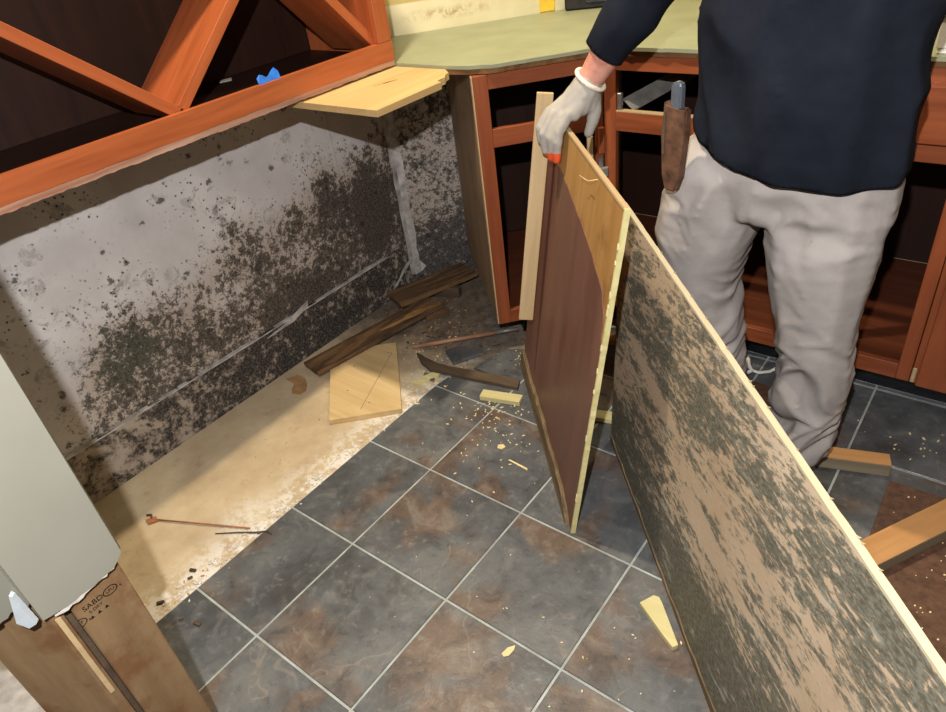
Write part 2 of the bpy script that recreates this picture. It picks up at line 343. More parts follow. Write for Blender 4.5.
M = {
 'subfloor': m_subfloor(), 'tile': m_tile(), 'grout': m_grout(), 'wall': mould_wall('mouldy_wall'), 'wall_d': mould_wall('mouldy_corner_wall', True),
 'base': m_baseboard(), 'p2': m_panel_mould(), 'lam': m_laminate(), 'char': m_charred(), 'stud': m_stud(),
 'cherryX': wood('cherry_along', (114, 57, 33), (158, 86, 51), 0.38, 0.5, 'X'), 'cherryZ': wood('cherry_up', (114, 57, 33), (158, 86, 51), 0.38, 0.5, 'Z'),
 'cherryY': wood('cherry_deep', (114, 57, 33), (158, 86, 51), 0.38, 0.5, 'Y'),
 'rackY': wood('rack_rail', (140, 70, 37), (178, 97, 55), 0.36, 0.5, 'Y'), 'rackZ': wood('rack_stile', (140, 70, 37), (178, 97, 55), 0.36, 0.5, 'Z'), 'rackX': wood('rack_lattice', (140, 70, 37), (178, 97, 55), 0.36, 0.5, 'X'),
 'shelf': wood('shelf_laminate', (74, 38, 24), (104, 56, 34), 0.4, 0.4, 'X'),
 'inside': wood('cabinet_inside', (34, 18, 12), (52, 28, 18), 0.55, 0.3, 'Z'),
 'plyY': wood('fresh_plywood', (176, 146, 96), (204, 176, 124), 0.6, 0.3, 'Y', 0.7), 'plyX': wood('pale_pine', (194, 164, 112), (222, 196, 148), 0.6, 0.3, 'X', 0.8),
 'pineZ': wood('pale_lath', (176, 150, 108), (204, 180, 140), 0.65, 0.3, 'X', 0.8), 'greenpine': wood('edge_wood', (196, 186, 124), (224, 214, 164), 0.6, 0.3, 'X'),
 'ochre': wood('bare_band', (158, 116, 62), (192, 152, 94), 0.65, 0.3, 'Z', 0.5, stain=((122, 82, 42), 0.75)), 'orangepine': wood('orange_pine', (172, 124, 74), (200, 152, 100), 0.55, 0.35, 'X', 0.8),
 'greyside': wood('weathered_pine', (120, 108, 88), (146, 132, 108), 0.7, 0.25, 'X'),
 'dull_ply': wood('cabinet_side_board', (136, 112, 86), (164, 140, 112), 0.65, 0.3, 'Z', 0.6, stain=((92, 74, 56), 0.5)),  # dull grey-brown plywood with darker stains
 'scraped': wood('scraped_lip', (150, 104, 80), (206, 170, 146), 0.8, 0.2, 'Y', 0.8),
 'creamedge': wood('cream_edge', (172, 160, 128), (198, 188, 158), 0.7, 0.25, 'X'),
 'corecut': wood('torn_core', (92, 62, 38), (140, 104, 66), 0.8, 0.2, 'X', 1.4),
 'mouldedge': wood('mouldy_edge', (58, 52, 40), (150, 128, 96), 0.85, 0.2, 'X', 2.0),
 'darkwood': wood('dark_stick', (64, 52, 42), (104, 88, 70), 0.75, 0.25, 'X'),
 'brownfloor': flat('brown_floor_panel', (90, 66, 52), 0.45, 0.4, var=0.18, scale=60),
 'drywall': flat('painted_drywall', (142, 141, 128), 0.7, 0.25, var=0.02, scale=8), 'gypsum': flat('torn_gypsum', (206, 200, 190), 0.9, 0.1, var=0.1, scale=80),
 'cream': flat('cream_wall', (202, 192, 150), 0.8, 0.2, var=0.05, scale=5), 'paper': flat('drywall_paper', (196, 206, 212), 0.8, 0.2, var=0.04), 'whitepaint': flat('white_caulk', (168, 164, 160), 0.8, 0.2, var=0.25, scale=22),
 'green': flat('green_counter_board', (144, 149, 122), 0.45, 0.4, var=0.05, scale=9), 'black': flat('black_toe_board', (16, 19, 24), 0.4, 0.5, var=0.3),
 'steel': flat('bright_steel', (190, 190, 192), 0.3, 0.5, 0.9, 0.08), 'galv': flat('grey_slide', (138, 136, 130), 0.45, 0.5, 0.3, 0.12),
 'copper': wood('copper_rod', (140, 98, 74), (190, 146, 118), 0.5, 0.5, 'X'), 'thincopper': flat('thin_rod', (158, 104, 72), 0.5, 0.4),
 'pants': cloth('khaki_cotton', (152, 146, 142), (178, 172, 167)), 'shirt': cloth('navy_knit', (25, 28, 36), (36, 40, 49), 0.85, 240),
 'glove': cloth('grey_glove_knit', (148, 143, 136), (180, 176, 168), 0.9, 500), 'orange': flat('orange_dip', (226, 92, 48), 0.6, 0.3, var=0.1),
 'cuff': flat('glove_cuff', (232, 222, 206), 0.85, 0.2, var=0.06, scale=120), 'hair': flat('dark_hair', (46, 34, 26), 0.7, 0.3, var=0.25, scale=90), 'boot': flat('brown_boot', (58, 46, 38), 0.6, 0.3, var=0.2), 'eyewhite': flat('eye_white', (214, 206, 198), 0.3, 0.5, var=0.03), 'eye': flat('eye', (60, 44, 34), 0.2, 0.5),
 'leather': flat('worn_leather', (88, 62, 46), 0.65, 0.35, var=0.3, scale=40), 'toolblue': flat('blue_steel', (140, 150, 162), 0.25, 0.5, 0.7, 0.08),
 'bluetape': flat('blue_tape', (40, 112, 206), 0.5, 0.4, var=0.1), 'white': flat('white_plastic', (226, 224, 216), 0.45, 0.4, var=0.04), 'yellow': flat('yellow_plastic', (224, 186, 60), 0.45, 0.4, var=0.06),
 'card': flat('tan_cardboard', (172, 134, 92), 0.8, 0.2, var=0.1), 'chip': flat('fresh_wood_chip', (236, 216, 160), 0.7, 0.2, var=0.08), 'ink': flat('black_ink', (24, 20, 18), 0.7, 0.2, var=0.1),
 'slate_loose': None, 'plaster': flat('plaster_dust_board', (186, 182, 178), 0.9, 0.1, var=0.12, scale=26), 'dust': flat('dusty_black', (34, 32, 30), 0.6, 0.3, var=0.3),
}
def m_skin():
    g = G('skin', 0.55, 0.35); n = g.noise(g.co, 28, 5, 0.6); g.b.inputs['Subsurface Weight'].default_value = 0.05
    return g.col(g.ramp(n, [(0.3, (176, 112, 96)), (0.55, (206, 148, 130)), (0.75, (214, 160, 142))]))
M['skin'] = m_skin()

# ================================================================== THE SETTING
WX = -0.784; CRN = Vector((WX, 1.453)); A45 = math.radians(47.5); DU = Vector((math.cos(A45), math.sin(A45))); DN = Vector((-DU.y, DU.x))
YF = 1.471; YB = 2.09; CTR = 0.926
floor = box('floor', (WX-0.1, -1.6, -0.06), (2.2, 2.2, -0.010), M['subfloor'], center=False); tag(floor, 'bare beige subfloor strip and dark slate tile floor', 'floor', kind='structure')
prism('grout', [(-0.2375, -1.5), (2.1, -1.5), (2.1, 1.575), (0.12, 1.575), (-0.03, 1.42), (-0.03, 1.06), (-0.2375, 1.00)], -0.0099, -0.0025, M['grout'], floor)
gp = 0.0029
def tile_mesh(w_, h_):
    bm = bmesh.new(); addbox(bm, (-w_/2, -h_/2, -0.005), (w_/2, h_/2, 0.005))
    bmesh.ops.bevel(bm, geom=[e for e in bm.edges if all(v.co.z > 0 for v in e.verts)], offset=0.0015, segments=1, affect='EDGES')
    me = bpy.data.meshes.new('floor_tile'); bm.to_mesh(me); bm.free(); me.materials.append(M['tile']); return me
toe = tile_mesh(S-2*gp, 0.016); full = tile_mesh(S-2*gp, S-2*gp); part = tile_mesh(0.765*S-gp, S-2*gp)
for v in range(-4, 6):
    for u in range(-1, 6):
        if u == -1 and v >= 3: continue
        if u == 0 and v >= 4: continue
        if v == 5 and u < 1: continue
        if u == -1: me, cx = part, (-0.765*S-gp)/2
        else: me, cx = full, (u+0.5)*S
        cy = (v+0.5)*S
        if v == 5: me, cy = toe, 5*S+gp+0.008
        o = bpy.data.objects.new('floor_tile', me); COL.objects.link(o); o.location = (cx, cy, -0.0048 + random.uniform(-0.0004, 0.0004)); put(o, floor)
# broken tiles at the corner
for poly, z in (([(-0.2355, 0.9276), (-0.004, 0.9276), (-0.004, 1.05), (-0.10, 1.03), (-0.205, 1.0), (-0.228, 0.985)], -0.0098),
                ([(-0.185, 1.065), (-0.004, 1.06), (-0.004, 1.228), (-0.10, 1.232), (-0.155, 1.20)], -0.0098),
                ([(0.004, 1.2356), (0.30, 1.2356), (0.30, 1.50), (0.12, 1.50), (0.004, 1.40)], -0.0098)):
    prism('floor_tile', poly, z, z+0.0098, M['tile'], floor, bevel=0.001)

# left wall: back board plus a painted sheet that ends short of the corner
wl = box('wall_left', (WX-0.09, -1.6, -0.06), (WX-0.008, 1.453, 2.5), M['wall'], center=False); tag(wl, 'left wall, white paint covered in black mould', 'wall', kind='structure')
box('drywall_sheet', (WX-0.0079, -1.6, -0.0095), (WX, 1.181, 2.5), M['wall'], wl, center=False, bevel=0.0015)
prism('drywall_sheet', [(1.184, -0.0095), (1.452, -0.0095), (1.452, 2.5), (1.184, 2.5)], WX-0.0079, WX-0.0035, M['wall'], wl, axes=lambda a, b, c: (c, a, b))
dw_end = CRN + DU*0.8636
def wall_poly(a, b, t): n = Vector((-(b-a).y, (b-a).x)).normalized()*t; return [tuple(a), tuple(b), tuple(b+n), tuple(a+n)]
wc = prism('wall_corner', wall_poly(CRN, dw_end, 0.09), -0.06, 2.5, M['wall_d']); tag(wc, 'angled corner wall dark with speckled mould', 'wall', kind='structure')
wb = box('wall_back', (dw_end.x-0.03, YB, -0.06), (2.2, YB+0.09, 2.5), M['cream'], center=False); tag(wb, 'back wall behind the counter run', 'wall', kind='structure')
# baseboard, in two lengths
bb = empty('baseboard_left', (WX, 0.5, 0)); tag(bb, 'mouldy baseboard left on the wall', 'baseboard', kind='structure')
prism('board', ragged((-1.5, 0.166), (1.10, 0.170), 40, 0.002, 3) + ragged((1.10, 0.170), (1.385, 0.166), 5, 0.003, 4) + [(1.385, 0.166), (1.385, -0.0095), (-1.5, -0.0095)], WX+0.0004, WX+0.012, M['base'], bb, axes=lambda a, b, c: (c, a, b))
prism('paint_ridge', ragged((-0.1, 0.1695), (1.32, 0.1715), 40, 0.0016, 5) + [(1.32, 0.1665)] + ragged((1.32, 0.1665), (-0.1, 0.1655), 40, 0.001, 6), WX+0.0004, WX+0.0135, M['whitepaint'], bb, axes=lambda a, b, c: (c, a, b))
prism('paint_flake', [(0.70, 0.150), (0.80, 0.166), (0.90, 0.196), (0.895, 0.174), (0.82, 0.152)], WX+0.0125, WX+0.0145, M['whitepaint'], bb, axes=lambda a, b, c: (c, a, b))
# white joint tape standing in the corner
tr = empty('trim_1', (WX, 1.453, 0)); tag(tr, 'white joint tape up the wall corner', 'trim', kind='structure')
L1 = ragged((1.432, 0.03), (1.428, 0.90), 22, 0.003, 8) + [(1.428, 0.90), (1.4525, 0.90), (1.4525, 0.02)]
prism('tape_leaf', L1, WX+0.0005, WX+0.0035, M['whitepaint'], tr, axes=lambda a, b, c: (c, a, b))
L2 = [(0.0, 0.02), (0.0, 0.90)] + ragged((0.026, 0.90), (0.028, 0.03), 22, 0.004, 9) + [(0.028, 0.03)]
prism('tape_leaf', L2, 0.0006, 0.0036, M['whitepaint'], tr, axes=lambda a, b, c: (CRN.x + DU.x*a - DN.x*c, CRN.y + DU.y*a - DN.y*c, b))
for q in ([(0.0, 0.06), (0.03, 0.03), (0.05, 0.05), (0.02, 0.09)],): prism('caulk_smear', q, 0.0006, 0.003, M['whitepaint'], tr, axes=lambda a, b, c: (CRN.x + DU.x*a - DN.x*c, CRN.y + DU.y*a - DN.y*c, b))
prism('caulk_smear', ragged((1.30, 0.025), (1.42, 0.11), 6, 0.004, 12) + ragged((1.43, 0.10), (1.315, 0.018), 6, 0.004, 13), WX+0.0126, WX+0.0142, M['whitepaint'], tr, axes=lambda a, b, c: (c, a, b))

# angled partition post, drywall torn off below
wp = empty('wall_partition', (0.15, -0.27, 0)); tag(wp, 'pale drywall partition end with torn foot over bare studs', 'wall', kind='structure')
D4 = Vector((-0.7071, -0.7071)); N4 = Vector((0.7071, -0.7071))
st1 = box('stud', (0.160, -0.272, 0.0), (0.203, -0.192, 2.4), M['stud'], wp, bevel=0.002)
box('gap_shade', (0.165, -0.281, 0.0), (0.192, -0.2725, 2.4), M['darkwood'], wp)  # dark strip standing in for the shaded gap between the studs
c0 = Vector((0.205, -0.2985))
prism('stud', [(0.203, -0.2815), (0.203, -0.297), (0.203-0.043, -0.340), (0.138, -0.318), (0.165, -0.2815)], 0.0, 2.4, M['stud'], wp, bevel=0.0015)
prism('stud', [(0.150, -0.337), (0.118, -0.369), (0.092, -0.343), (0.130, -0.318)], 0.0, 2.4, M['stud'], wp, bevel=0.0015)
box('lath', (0.2032, -0.2935, 0.40), (0.2062, -0.2865, 0.585), M['pineZ'], wp, center=False)
tornA = [(-0.1835, 0.630), (-0.1835, 0.622), (-0.190, 0.614)] + ragged((-0.201, 0.606), (-0.284, 0.597), 8, 0.003, 21) + [(-0.3045, 0.606), (-0.3045, 2.4), (-0.1835, 2.4)]
prism('drywall_sheet', tornA, 0.2035, 0.2150, M['drywall'], wp, axes=lambda a, b, c: (c, a, b))
prism('torn_paper', [(-0.197, 0.6085)] + ragged((-0.203, 0.603), (-0.288, 0.592), 12, 0.002, 22) + [(-0.291, 0.598), (-0.25, 0.604)], 0.2036, 0.2142, M['gypsum'], wp, axes=lambda a, b, c: (c, a, b))
B4 = Vector((0.2125, -0.3075))
def bx(a, b, c): return (B4.x + D4.x*a + N4.x*c, B4.y + D4.y*a + N4.y*c, b)
prism('drywall_sheet', [(0.0, 0.640)] + ragged((0.012, 0.640), (0.075, 0.600), 6, 0.002, 23) + ragged((0.075, 0.600), (1.0, 0.56), 12, 0.006, 24) + [(1.0, 2.4), (0.0, 2.4)], -0.0115, 0.0, M['drywall'], wp, axes=bx)
def bx2(a, b, c): return (0.190 + D4.x*a - N4.x*c, -0.1836 + D4.y*a - N4.y*c, b)
prism('drywall_sheet', [(0.0, 0.60), (1.0, 0.55), (1.0, 2.4), (0.0, 2.4)], 0.0, 0.0115, M['drywall'], wp, axes=bx2)
prism('drywall_flap', [(0.001, 0.672), (0.004, 0.676), (0.020, 0.622), (0.010, 0.608), (-0.002, 0.614)], 0.002, 0.010, M['paper'], wp, axes=bx)
# mill stamps on the stud face
def stampm(y, z, rot=0.0): return Matrix.Translation((0.20315, y-0.003, z-0.016)) @ Matrix(((0, 0, 1, 0), (1, 0, 0, 0), (0, 1, 0, 0), (0, 0, 0, 1))) @ Matrix.Rotation(rot, 4, 'Z')
text_mesh('mill_stamp', 'SABD', 0.0125, stampm(-0.243, 0.582), M['ink'], st1)
text_mesh('mill_stamp', 'S-DRY', 0.0075, stampm(-0.243, 0.571), M['ink'], st1)
for k in range(3):
    prism('mill_stamp', [(-0.2590+k*0.011, 0.5425), (-0.2530+k*0.011, 0.5425), (-0.256+k*0.011, 0.5480)], 0.2031, 0.2035, M['ink'], st1, axes=lambda a, b, c: (c, a, b))
def ring(cy, cz, ry, rz, t, a0=0, a1=360):
    bm = bmesh.new(); n = 28; pr = None
    for k in range(n+1):
        a = math.radians(a0 + (a1-a0)*k/n); i = bm.verts.new((0.2034, cy+ry*math.cos(a), cz+rz*math.sin(a))); o_ = bm.verts.new((0.2034, cy+(ry+t)*math.cos(a), cz+(rz+t)*math.sin(a)))
        if pr: bm.faces.new((pr[0], pr[1], o_, i))
        pr = (i, o_)
    return bmo('mill_stamp', bm, M['ink'], st1)
ring(-0.2195, 0.5655, 0.0095, 0.0065, 0.0017, 20, 380); text_mesh('mill_stamp', 'LPU', 0.0075, stampm(-0.2165, 0.5815), M['ink'], st1); text_mesh('mill_stamp', 'R', 0.006, stampm(-0.2015, 0.5775), M['ink'], st1)
ring(-0.2735, 0.5495, 0.0095, 0.0065, 0.0015, -85, 85); text_mesh('mill_stamp', 'P', 0.007, stampm(-0.2665, 0.5655), M['ink'], st1); text_mesh('mill_stamp', 'R', 0.006, stampm(-0.2565, 0.5605), M['ink'], st1)

# ================================================================== CABINETS AND COUNTER
# --- wine rack with crossed dividers, resting on the plywood and fixed to the wall
RX = -0.435; RZ = 0.920
rk = empty('wine_rack', (-0.6, 0.6, RZ)); tag(rk, 'orange cherry wine rack cabinet with crossed dividers above the mouldy wall', 'wine rack')
Y0, Y1 = -0.45, 1.192
def wavy(y0, y1, z, amp, n, seed):
    r = random.Random(seed); return [(y0+(y1-y0)*k/n, z + r.uniform(-amp, amp)) for k in range(n+1)]
prism('bottom_rail', [(Y0, 0.990), (Y1, 0.990)] + wavy(Y1, Y0, 0.938, 0.0008, 60, 31), RX-0.019, RX, M['rackY'], rk, axes=lambda a, b, c: (c, a, b))
prism('rough_lip', [(Y0, 0.9375), (Y1, 0.9375)] + wavy(Y1, Y0, 0.923, 0.0012, 160, 32), RX-0.019, RX-0.0025, M['scraped'], rk, axes=lambda a, b, c: (c, a, b))
box('stile', (RX-0.019, 1.140, 0.9903), (RX, Y1, 1.66), M['rackZ'], rk, bevel=0.0015)
box('stile', (RX-0.019, Y0, 0.9903), (RX, Y0+0.05, 1.66), M['rackZ'], rk, bevel=0.0015)
box('top_rail', (RX-0.019, Y0+0.05, 1.61), (RX, 1.14, 1.66), M['rackY'], rk, bevel=0.0015)
box('side_panel', (WX+0.001, Y1-0.016, 0.93), (RX-0.0192, Y1, 1.66), M['rackZ'], rk)
box('side_panel', (WX+0.001, Y0, 0.93), (RX-0.0192, Y0+0.016, 1.66), M['rackZ'], rk)
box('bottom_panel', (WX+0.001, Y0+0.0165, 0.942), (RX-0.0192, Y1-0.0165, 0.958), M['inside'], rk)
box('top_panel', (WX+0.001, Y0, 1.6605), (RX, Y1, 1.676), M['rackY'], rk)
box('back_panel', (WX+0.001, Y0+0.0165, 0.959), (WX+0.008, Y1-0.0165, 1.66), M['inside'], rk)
XD = RX-0.205
def divider(p, q, x1=RX-0.022):
    p = Vector((0, *p)); q = Vector((0, *q)); c = (p+q)/2; d = (q-p).normalized(); L = (q-p).length; n = Vector((1, 0, 0)).cross(d)
    mw = Matrix(((0, 1, 0, (XD+x1)/2), (d.y, 0, n.y, c.y), (d.z, 0, n.z, c.z), (0, 0, 0, 1)))
    return box('divider', (-L/2, -(x1-XD)/2, -0.013), (L/2, (x1-XD)/2, 0.013), M['rackX'], rk, mw, bevel=0.001)
divider((0.502, 0.985), (-0.29, 1.645)); divider((0.512, 0.992), (1.128, 1.53))
divider((1.155, 0.982), (0.52, 1.645)); divider((0.06, 1.335), (-0.34, 0.985))
divider((0.085, 1.355), (0.42, 1.64))
# --- blue tape and a paper scrap in the rack
bm = bmesh.new()
pr = None
for k in range(9):
    t = k/8; y = 0.722 + 0.066*t; h = (0.013, .021, .018, .012, .010, .014, .021, .026, .016)[k]; xx = RX - 0.010 + 0.003*math.sin(7*t)
    q = [bm.verts.new(p) for p in ((xx, y, 0.9906), (xx-0.004, y, 0.9906 + h), (xx-0.0055, y, 0.9906 + h), (xx-0.0025, y, 0.9906))]
    if pr:
        for i in range(4): bm.faces.new((pr[i], pr[(i+1) % 4], q[(i+1) % 4], q[i]))
    else: bm.faces.new(q)
    pr = q
bm.faces.new(pr[::-1])
tp = bmo('tape_scrap', bm, M['bluetape']); tag(tp, 'crumpled bright blue masking tape scrap on the wine rack rail', 'tape')
bm = bmesh.new(); addprism(bm, [(-0.76, 0.82), (-0.735, 0.80), (-0.72, 0.83), (-0.75, 0.85)], 0.9585, 0.9595)
tag(bmo('paper_scrap', bm, M['white']), 'small white paper scrap lying inside the wine rack', 'paper')

# --- raw plywood shelf between rack and counter
pl = empty('plywood_shelf', (-0.45, 1.0, 0.9)); tag(pl, 'raw yellow plywood shelf board with torn end below the wine rack', 'plywood board')
poly = [(WX+0.001, 0.833), (-0.170, 0.833), (-0.172, 1.065)] + ragged((-0.172, 1.065), (-0.215, 1.165), 7, 0.012, 41) + [(-0.215, 1.165), (-0.25, 1.195), (WX+0.001, 1.195)]
prism('board', poly, 0.900, 0.9175, M['plyY'], pl, bevel=0.0008)
box('cleat', (WX+0.001, 0.86, 0.862), (WX+0.02, 1.18, 0.8995), M['dull_ply'], pl)
prism('torn_veneer', [(-0.345, 1.00), (-0.338, 1.03), (-0.330, 1.035), (-0.322, 1.075), (-0.334, 1.05)], 0.9176, 0.9182, M['corecut'], pl)

# --- corner base cabinet (front turned 45 degrees)
B0 = Vector((-0.163, 1.198)); FW = 0.371
def fr(s, d, z): return (B0.x + DU.x*s + DN.x*d, B0.y + DU.y*s + DN.y*d, z)
MF = Matrix(((DU.x, DN.x, 0, B0.x), (DU.y, DN.y, 0, B0.y), (0, 0, 1, 0), (0, 0, 0, 1)))
cc = empty('corner_cabinet', (0.0, 1.45, 0)); tag(cc, 'empty cherry corner base cabinet with missing door beside the mouldy corner', 'cabinet')
def fbox(n, s0, s1, d0, d1, z0, z1, mat, par=cc, bev=0.0012): return box(n, (s0, d0, z0), (s1, d1, z1), mat, par, MF, bev)
fbox('stile', 0.0, 0.042, 0.0, 0.019, 0.100, 0.900, M['cherryZ'])
fbox('stile', 0.345, FW-0.001, 0.0, 0.019, 0.100, 0.900, M['cherryZ'])
fbox('top_rail', 0.0422, 0.3448, 0.0, 0.019, 0.860, 0.900, M['cherryX'])
fbox('middle_rail', 0.0422, 0.3448, 0.0, 0.019, 0.697, 0.750, M['cherryX'])
fbox('bottom_rail', 0.0422, 0.3448, 0.0, 0.019, 0.100, 0.147, M['cherryX'])
fbox('side_panel', 0.001, 0.013, 0.0192, 0.610, 0.100, 0.900, M['dull_ply'])
fbox('front_edge', -0.0035, -0.0003, 0.001, 0.019, 0.102, 0.899, M['pineZ'], bev=0)
fbox('shelf_bottom', 0.014, 0.356, 0.0195, 0.60, 0.128, 0.144, M['shelf'])
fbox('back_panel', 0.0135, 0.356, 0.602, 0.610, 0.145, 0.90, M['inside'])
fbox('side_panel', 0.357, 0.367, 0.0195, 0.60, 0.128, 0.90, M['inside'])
fbox('toe_board', 0.10, 0.40, 0.10, 0.115, -0.0098, 0.1275, M['black'])
fbox('toe_board', 0.10, 0.115, 0.1155, 0.58, -0.0098, 0.1275, M['black'])
# hinge screwed to the right stile
hg = empty('hinge', fr(0.36, -0.01, 0.585), cc)
fbox('hinge_plate', 0.352, 0.368, -0.0035, -0.0003, 0.555, 0.615, M['steel'], hg, 0.0008)
fbox('hinge_arm', 0.345, 0.364, -0.040, -0.004, 0.578, 0.594, M['steel'], hg, 0.002)
fbox('hinge_cup', 0.335, 0.368, -0.052, -0.0405, 0.570, 0.600, M['galv'], hg, 0.003)
fbox('door_fragment', 0.352, 0.369, -0.012, -0.0004, 0.628, 0.705, M['cherryZ'], cc)
# --- short lath beside that stile
lt = fbox('lath_offcut', 0.318, 0.334, -0.013, -0.0005, 0.45, 0.685, M['pineZ'], None); tag(lt, 'narrow pale lath standing against the corner cabinet stile right of the glove', 'lath')

# --- base cabinet run along the back
XL, XR = 0.089, 1.000
bc = empty('sink_base_cabinet', (0.55, 1.7, 0)); tag(bc, 'open cherry base cabinet with dark interior behind the worker', 'cabinet')
def rb(n, x0, x1, y0, y1, z0, z1, mat, par=bc, bev=0.0012): return box(n, (x0, y0, z0), (x1, y1, z1), mat, par, None, bev)
rb('stile', XL, 0.126, YF, YF+0.019, 0.100, 0.902, M['cherryZ'])
rb('stile', 0.705, 0.745, YF, YF+0.019, 0.148, 0.8615, M['cherryZ'])
rb('stile', 0.967, XR-0.001, YF, YF+0.019, 0.100, 0.902, M['cherryZ'])
rb('top_rail', 0.1262, 0.9668, YF, YF+0.019, 0.862, 0.902, M['cherryX'])
rb('middle_rail', 0.1262, 0.7048, YF, YF+0.019, 0.695, 0.750, M['cherryX'])
rb('middle_rail', 0.7452, 0.9668, YF, YF+0.019, 0.695, 0.750, M['cherryX'])
rb('bottom_rail', 0.1262, 0.9668, YF, YF+0.019, 0.100, 0.147, M['cherryX'])
rb('raw_edge', 0.127, 0.704, YF-0.0002, YF+0.0185, 0.7503, 0.7535, M['pineZ'], bev=0)
prism('shelf_bottom', [(0.118, YF+0.0195), (XR-0.014, YF+0.0195), (XR-0.014, YB-0.012), (-0.185, YB-0.012), (-0.345, 1.905)], 0.128, 0.1465, M['shelf'], bc)
rb('side_panel', XR-0.013, XR-0.001, YF+0.0195, YB-0.002, 0.10, 0.902, M['cherryZ'])
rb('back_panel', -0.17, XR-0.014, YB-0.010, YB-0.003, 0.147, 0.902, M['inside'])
rb('toe_board', 0.165, 1.9, YF+0.088, YF+0.102, 0.0004, 0.0995, M['black'])
sl = beam('drawer_slide', (0.150, 1.500, 0.762), (0.235, 1.78, 0.800), 0.05, 0.004, M['galv'], bc, up=(0.55, 0.1, 0.8), bevel=0.001)
rb('bracket', 0.128, 0.141, YF+0.004, YF+0.018, 0.754, 0.800, M['steel'], bev=0.002)
dr = rb('drawer_front', 0.756, 0.996, YF-0.019, YF-0.0003, 0.742, 0.868, M['cherryX'], bev=0.003)
# neighbour cabinet on the right
nc = empty('door_base_cabinet', (1.3, 1.7, 0)); tag(nc, 'cherry base cabinet with closed door at the right edge', 'cabinet')
rb('body', 1.001, 1.60, YF+0.0195, YB-0.003, 0.100, 0.902, M['cherryZ'], nc)
rb('stile', 1.001, 1.03, YF, YF+0.019, 0.100, 0.902, M['cherryZ'], nc)
rb('rail', 1.0302, 1.60, YF, YF+0.019, 0.69, 0.902, M['cherryX'], nc)
rb('drawer_front', 1.022, 1.45, YF-0.019, YF-0.0003, 0.742, 0.868, M['cherryX'], nc, 0.003)
dd_ = rb('door', 1.016, 1.45, YF-0.019, YF-0.0003, 0.104, 0.690, M['cherryZ'], nc, 0.003)
rb('door_panel', 1.085, 1.38, YF-0.0215, YF-0.0192, 0.17, 0.62, M['cherryZ'], dd_, 0.001)
rb('worn_edge', 1.0015, 1.012, YF-0.006, YF-0.0003, 0.104, 0.150, M['pineZ'], nc, 0.002)

# --- counter: green board on torn brown core
ct = empty('countertop', (0.2, 1.7, 0.903)); tag(ct, 'pale green counter underlayment with torn brown front edge', 'countertop')
fL = B0 + DU*0.004 - DN*0.012; fB = Vector((XL+0.004, YF-0.014)); e = 0.002
front = ragged((-0.185, 1.205), tuple(fL + DU*0.05), 3, 0.006, 51) + ragged(tuple(fL + DU*0.05), tuple(fB), 14, 0.002, 52) + ragged(tuple(fB), (0.62, YF-0.014), 16, 0.0025, 53) + [(0.62, YF-0.014), (1.9, YF-0.014)]
back = [(1.9, YB-e), (dw_end.x+0.003, YB-e), (WX+0.003, 1.453), (WX+0.002, 1.197), (-0.26, 1.197)]
prism('board', front + back, 0.9165, CTR, M['green'], ct)
front2 = ragged((-0.190, 1.207), tuple(fL + DU*0.05 + DN*0.006), 3, 0.004, 61) + ragged(tuple(fL + DU*0.05 + DN*0.006), (fB.x, fB.y+0.006), 20, 0.004, 62) + ragged((fB.x, fB.y+0.006), (0.62, YF-0.006), 26, 0.004, 63) + [(0.62, YF-0.006), (1.9, YF-0.006)]
prism('core', front2 + back, 0.9025, 0.9163, M['corecut'], ct)
# things at the back of the counter
yb = empty('yellow_block', (-0.40, 1.93, CTR)); tag(yb, 'small yellow block standing on the green counter by the wall', 'block')
mwy = Matrix.Translation((-0.375, 1.915, CTR)) @ Matrix.Rotation(A45, 4, 'Z')
box('body', (-0.027, -0.015, 0.0004), (0.027, 0.015, 0.05), M['yellow'], yb, mwy, 0.003); box('top_strip', (-0.02, -0.01, 0.0502), (0.02, 0.01, 0.058), M['dust'], yb, mwy, 0.002)
bt = empty('black_tool_case', (-0.25, 1.99, CTR)); tag(bt, 'black case lying on the green counter behind the glove arm', 'case')
mwt = Matrix.Translation((-0.225, 1.985, CTR)) @ Matrix.Rotation(math.radians(28), 4, 'Z')
box('body', (-0.10, -0.03, 0.0004), (0.12, 0.03, 0.05), M['dust'], bt, mwt, 0.006); box('handle', (-0.03, -0.036, 0.02), (0.05, -0.0303, 0.032), M['black'], bt, mwt, 0.002)
wbx = empty('white_tub', (0.95, 1.56, CTR)); tag(wbx, 'glossy white tub on the counter behind the worker at right edge', 'tub')
bm = bmesh.new(); pp = [(-.10, -.075), (.10, -.075), (.10, .075), (-.10, .075)]
for z0, z1, k in ((0.0004, 0.012, 0.90), (0.012, 0.075, 0.94), (0.075, 0.088, 1.03)): addprism(bm, [(x*k, y*k) for x, y in pp], z0, z1-0.0002)
bmo('tub_body', bm, M['white'], wbx, Matrix.Translation((0.965, 1.545, CTR)), bevel=0.002)
box('lid', (-0.098, -0.073, 0.0885), (0.098, 0.073, 0.096), M['white'], wbx, Matrix.Translation((0.965, 1.545, CTR)), 0.002)

